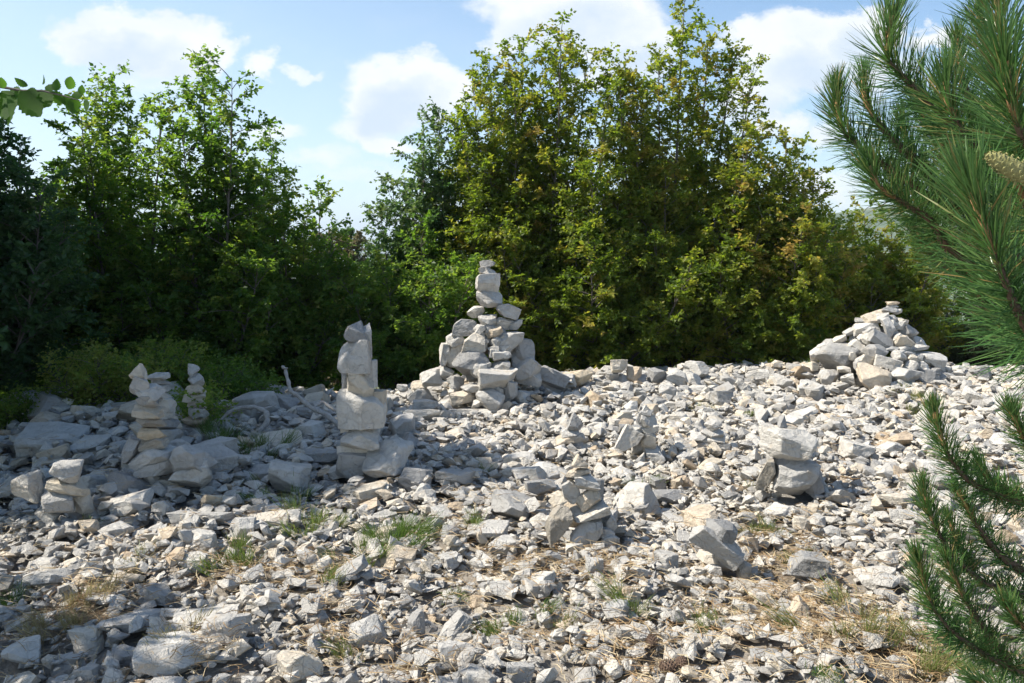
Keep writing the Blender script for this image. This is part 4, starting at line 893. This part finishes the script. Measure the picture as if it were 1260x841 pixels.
BOUGH = [  # pixel x, y, depth from the tip back; needle length; radius at the back
 ([(1226,-30,1.75),(1228,20,1.75),(1235,70,1.76),(1240,120,1.78),(1262,190,1.85),(1330,260,2.0)], .125),
 ([(1098,20,1.80),(1092,50,1.80),(1090,72,1.80),(1112,96,1.82),(1150,130,1.84),(1185,172,1.88),(1235,212,1.95),(1330,280,2.1)], .110),
 ([(1030,112,1.95),(1030,140,1.95),(1040,166,1.95),(1062,185,1.97),(1100,212,2.0),(1140,240,2.02),(1200,290,2.08),(1330,340,2.2)], .095),
 ([(1063,95,2.05),(1064,125,2.05),(1080,152,2.05),(1112,186,2.05),(1150,215,2.06)], .085),
 ([(1178,48,2.0),(1180,78,2.0),(1188,110,2.0),(1205,145,2.0),(1240,190,2.05)], .090),
 ([(1163,100,1.62),(1166,128,1.62),(1180,156,1.64),(1212,192,1.7),(1262,240,1.8),(1330,270,1.95)], .105),
 ([(1068,205,1.75),(1082,232,1.75),(1112,250,1.78),(1146,270,1.82),(1166,308,1.88),(1230,350,2.0)], .095),
 ([(1195,235,1.25),(1210,275,1.25),(1232,335,1.27),(1252,385,1.3),(1278,425,1.35),(1340,455,1.5)], .125),
 ([(1236,75,1.25),(1244,130,1.27),(1262,180,1.3),(1340,230,1.45)], .115),
 ([(1128,285,2.3),(1140,308,2.3),(1162,330,2.3),(1220,345,2.35)], .095),
 ([(1250,215,1.35),(1262,255,1.38),(1300,300,1.5)], .11),
 ([(1155,165,1.95),(1172,205,1.95),(1205,240,2.0),(1270,270,2.1)], .10),
 ([(1128,120,2.2),(1140,150,2.2),(1165,190,2.2),(1210,230,2.2)], .10),
 ([(1228,285,1.75),(1240,310,1.78),(1275,330,1.85)], .11),
 ([(1240,350,1.6),(1252,385,1.62),(1285,410,1.7)], .10),
 ([(1205,20,2.1),(1210,60,2.1),(1222,100,2.1),(1250,150,2.15)], .10),
 ([(1110,150,2.15),(1118,185,2.15),(1135,215,2.15),(1180,260,2.2)], .095),
 ([(1215,150,1.9),(1222,185,1.9),(1245,225,1.95),(1290,270,2.0)], .10),
 ([(1180,215,2.0),(1190,250,2.0),(1215,290,2.05),(1262,330,2.1)], .10),
 
 ([(1190,330,1.95),(1200,360,1.95),(1225,395,2.0),(1275,430,2.0)], .09),
 ([(1100,215,2.3),(1112,245,2.3),(1138,280,2.3),(1190,320,2.3)], .10),
 # lower boughs
 ([(1150,506,2.0),(1154,528,2.0),(1166,560,2.0),(1190,592,2.02),(1222,608,2.05),(1265,622,2.1),(1340,630,2.2)], .085),
 ([(1244,505,1.95),(1254,530,1.95),(1275,560,2.0),(1330,590,2.1)], .080),
 ([(1204,570,2.1),(1214,588,2.1),(1236,602,2.1),(1262,615,2.12)], .080),
 ([(1136,600,2.05),(1140,622,2.05),(1152,652,2.05),(1172,684,2.07),(1202,712,2.1),(1232,726,2.12),(1270,735,2.15),(1340,745,2.25)], .080),
 ([(1178,602,2.1),(1190,625,2.1),(1204,650,2.1),(1228,682,2.12),(1262,706,2.15)], .078),
 ([(1130,690,1.9),(1137,718,1.9),(1150,752,1.9),(1174,780,1.92),(1206,802,1.95),(1242,822,1.98),(1290,835,2.05),(1350,840,2.15)], .088),
 ([(1165,690,2.0),(1176,715,2.0),(1192,745,2.0),(1215,780,2.0),(1240,815,2.0)], .080),
 ([(1168,640,2.12),(1180,670,2.12),(1198,700,2.12)], .075),
 ([(1240,745,1.85),(1252,766,1.86),(1275,785,1.9),(1330,800,2.0)], .080),
 ([(1200,838,1.8),(1225,850,1.8),(1260,870,1.85)], .085),
]
for bi, (pts, nlen) in enumerate(BOUGH):
    P_ = np.array([at(*q) for q in pts]); fine = []
    for i in range(len(P_) - 1):
        for j in range(5): fine.append(P_[i] * (1 - j / 5) + P_[i + 1] * j / 5)
    fine.append(P_[-1]); fine = np.array(fine)
    for _ in range(2): fine[1:-1] = (fine[:-2] + fine[1:-1] * 2 + fine[2:]) / 4
    g_ = empty("bough", P_[-1] - pb); g_.parent = pine; g_.location = (0, 0, 0)
    end = np.array([TRX, TRY, fine[-1][2] - .12]); last = fine[-1]
    wood = np.concatenate([fine, [last * .6 + end * .4 + np.array([0, 0, .03]), end]]) if pts[-1][0] > 1300 else fine
    if pts[-1][0] > 1300:
        ext = np.linspace(0, .8, 12)[:, None]; ext = last * (1 - ext) + end * ext
        fineN = np.concatenate([fine, ext[1:]])
    else: fineN = fine
    k = len(wood); v, f = tubes(wood[None] - pb, (.0022 + .012 * (np.arange(k) / k) ** 1.2)[None], 6)
    mk("wood", v, f, M_PBARK, g_, smooth=True)
    X, tipn, bend, tn_ = needles_on(fineN, nlen * (1.06 if nlen > .1 else .94), 1500 if nlen > .1 else 1800)
    v, f, cnt = ribbons(X - pb, tipn - pb, rng.uniform(.0016, .0025, len(X)), bend)
    mk("needles", v, f, M_NEED, g_, attrs={'tint': np.repeat(tn_, cnt)})
    # bare new shoot and its bud
    nd_ = min(9, k - 1); v, f = tubes(fine[:nd_][None] - pb, np.linspace(.0065, .0055, nd_)[None], 7); mk("bud", v, f, M_BUD, g_, smooth=True)
# the rest of the pine, beyond the right border
for i in range(26):
    zb = .5 + 4.9 * i / 26; a_ = rng.uniform(-1.9, 1.9); Lr = (1.15 - .16 * zb) * rng.uniform(.7, 1.1)
    tip = np.array([TRX + math.cos(a_) * Lr, TRY + math.sin(a_) * Lr, zb + .35 * Lr + .1]); st_ = np.array([TRX, TRY, zb]); tq = np.linspace(1, 0, 14)[:, None]
    P_ = st_ + (tip - st_) * tq; P_[:, 2] += -.25 * Lr * (tq * (1 - tq))[:, 0] * 2
    g_ = empty("bough", (0, 0, 0)); g_.parent = pine
    v, f = tubes(P_[None] - pb, np.linspace(.003, .016, 14)[None], 6); mk("wood", v, f, M_PBARK, g_, smooth=True)
    X, tipn, bend, tn_ = needles_on(P_[:11], .11, 1300)
    v, f, cnt = ribbons(X - pb, tipn - pb, rng.uniform(.0016, .0025, len(X)), bend); mk("needles", v, f, M_NEED, g_, attrs={'tint': np.repeat(tn_, cnt)})
def cone_mesh(length, rad, n=90, open_=.5):
    vs, fs, off = [], [], 0
    D_, F_ = ICO[3]; core = D_ * np.array([rad * .8, rad * .8, length / 2]); vs.append(core); fs.append(F_); off = len(core)
    for i in range(n):
        t_ = (i + .5) / n; z_ = length * (t_ - .5); a_ = i * 2.39996; rr = rad * math.sin(math.pi * (t_ * .86 + .10)) ** .7
        o_ = np.array([math.cos(a_), math.sin(a_), 0]); s_ = np.array([-math.sin(a_), math.cos(a_), 0]); u_ = np.array([0, 0, 1.])
        w_ = rad * .24; c_ = o_ * rr + u_ * z_; tipd = o_ * w_ * open_ + u_ * w_ * .4
        q = np.array([c_ - s_ * w_, c_ + u_ * w_ * .7, c_ + s_ * w_, c_ - u_ * w_ * .7, c_ + tipd])
        vs.append(q); fs.append(np.array([[0, 1, 4], [1, 2, 4], [2, 3, 4], [3, 0, 4]])[:, ::-1] + off); off += 5
    return np.concatenate(vs), np.concatenate(fs)
v, f = cone_mesh(.085, .016, 110, .35)
Mx = np.array((Matrix.Rotation(R(-62), 3, 'Y'))); cp = at(1246, 208, 1.14)
mk("cone", v @ Mx.T + cp - pb, f, M_CONE, pine)
for (px, py, s_, lab) in [(802, 800, .9, "open brown pine cone in the gravel, farthest of the three"), (822, 826, 1.1, "open brown pine cone lying at the bottom edge, the nearest of the three"), (838, 818, .9, "open brown pine cone half hidden in needles, middle one of the three")]:
    v, f = cone_mesh(.06 * s_, .022 * s_, 70, 1.6); g_ = ground_at(px, py)
    v = v @ eul(R(80), 0, rng.uniform(0, 6)).T
    o = mk("pine_cone", v, f, M_BCONE); o.location = (g_[0], g_[1], float(hm(np.array([g_[0]]), np.array([g_[1]]))[0]) + .018); tag(o, lab, "pine cone")
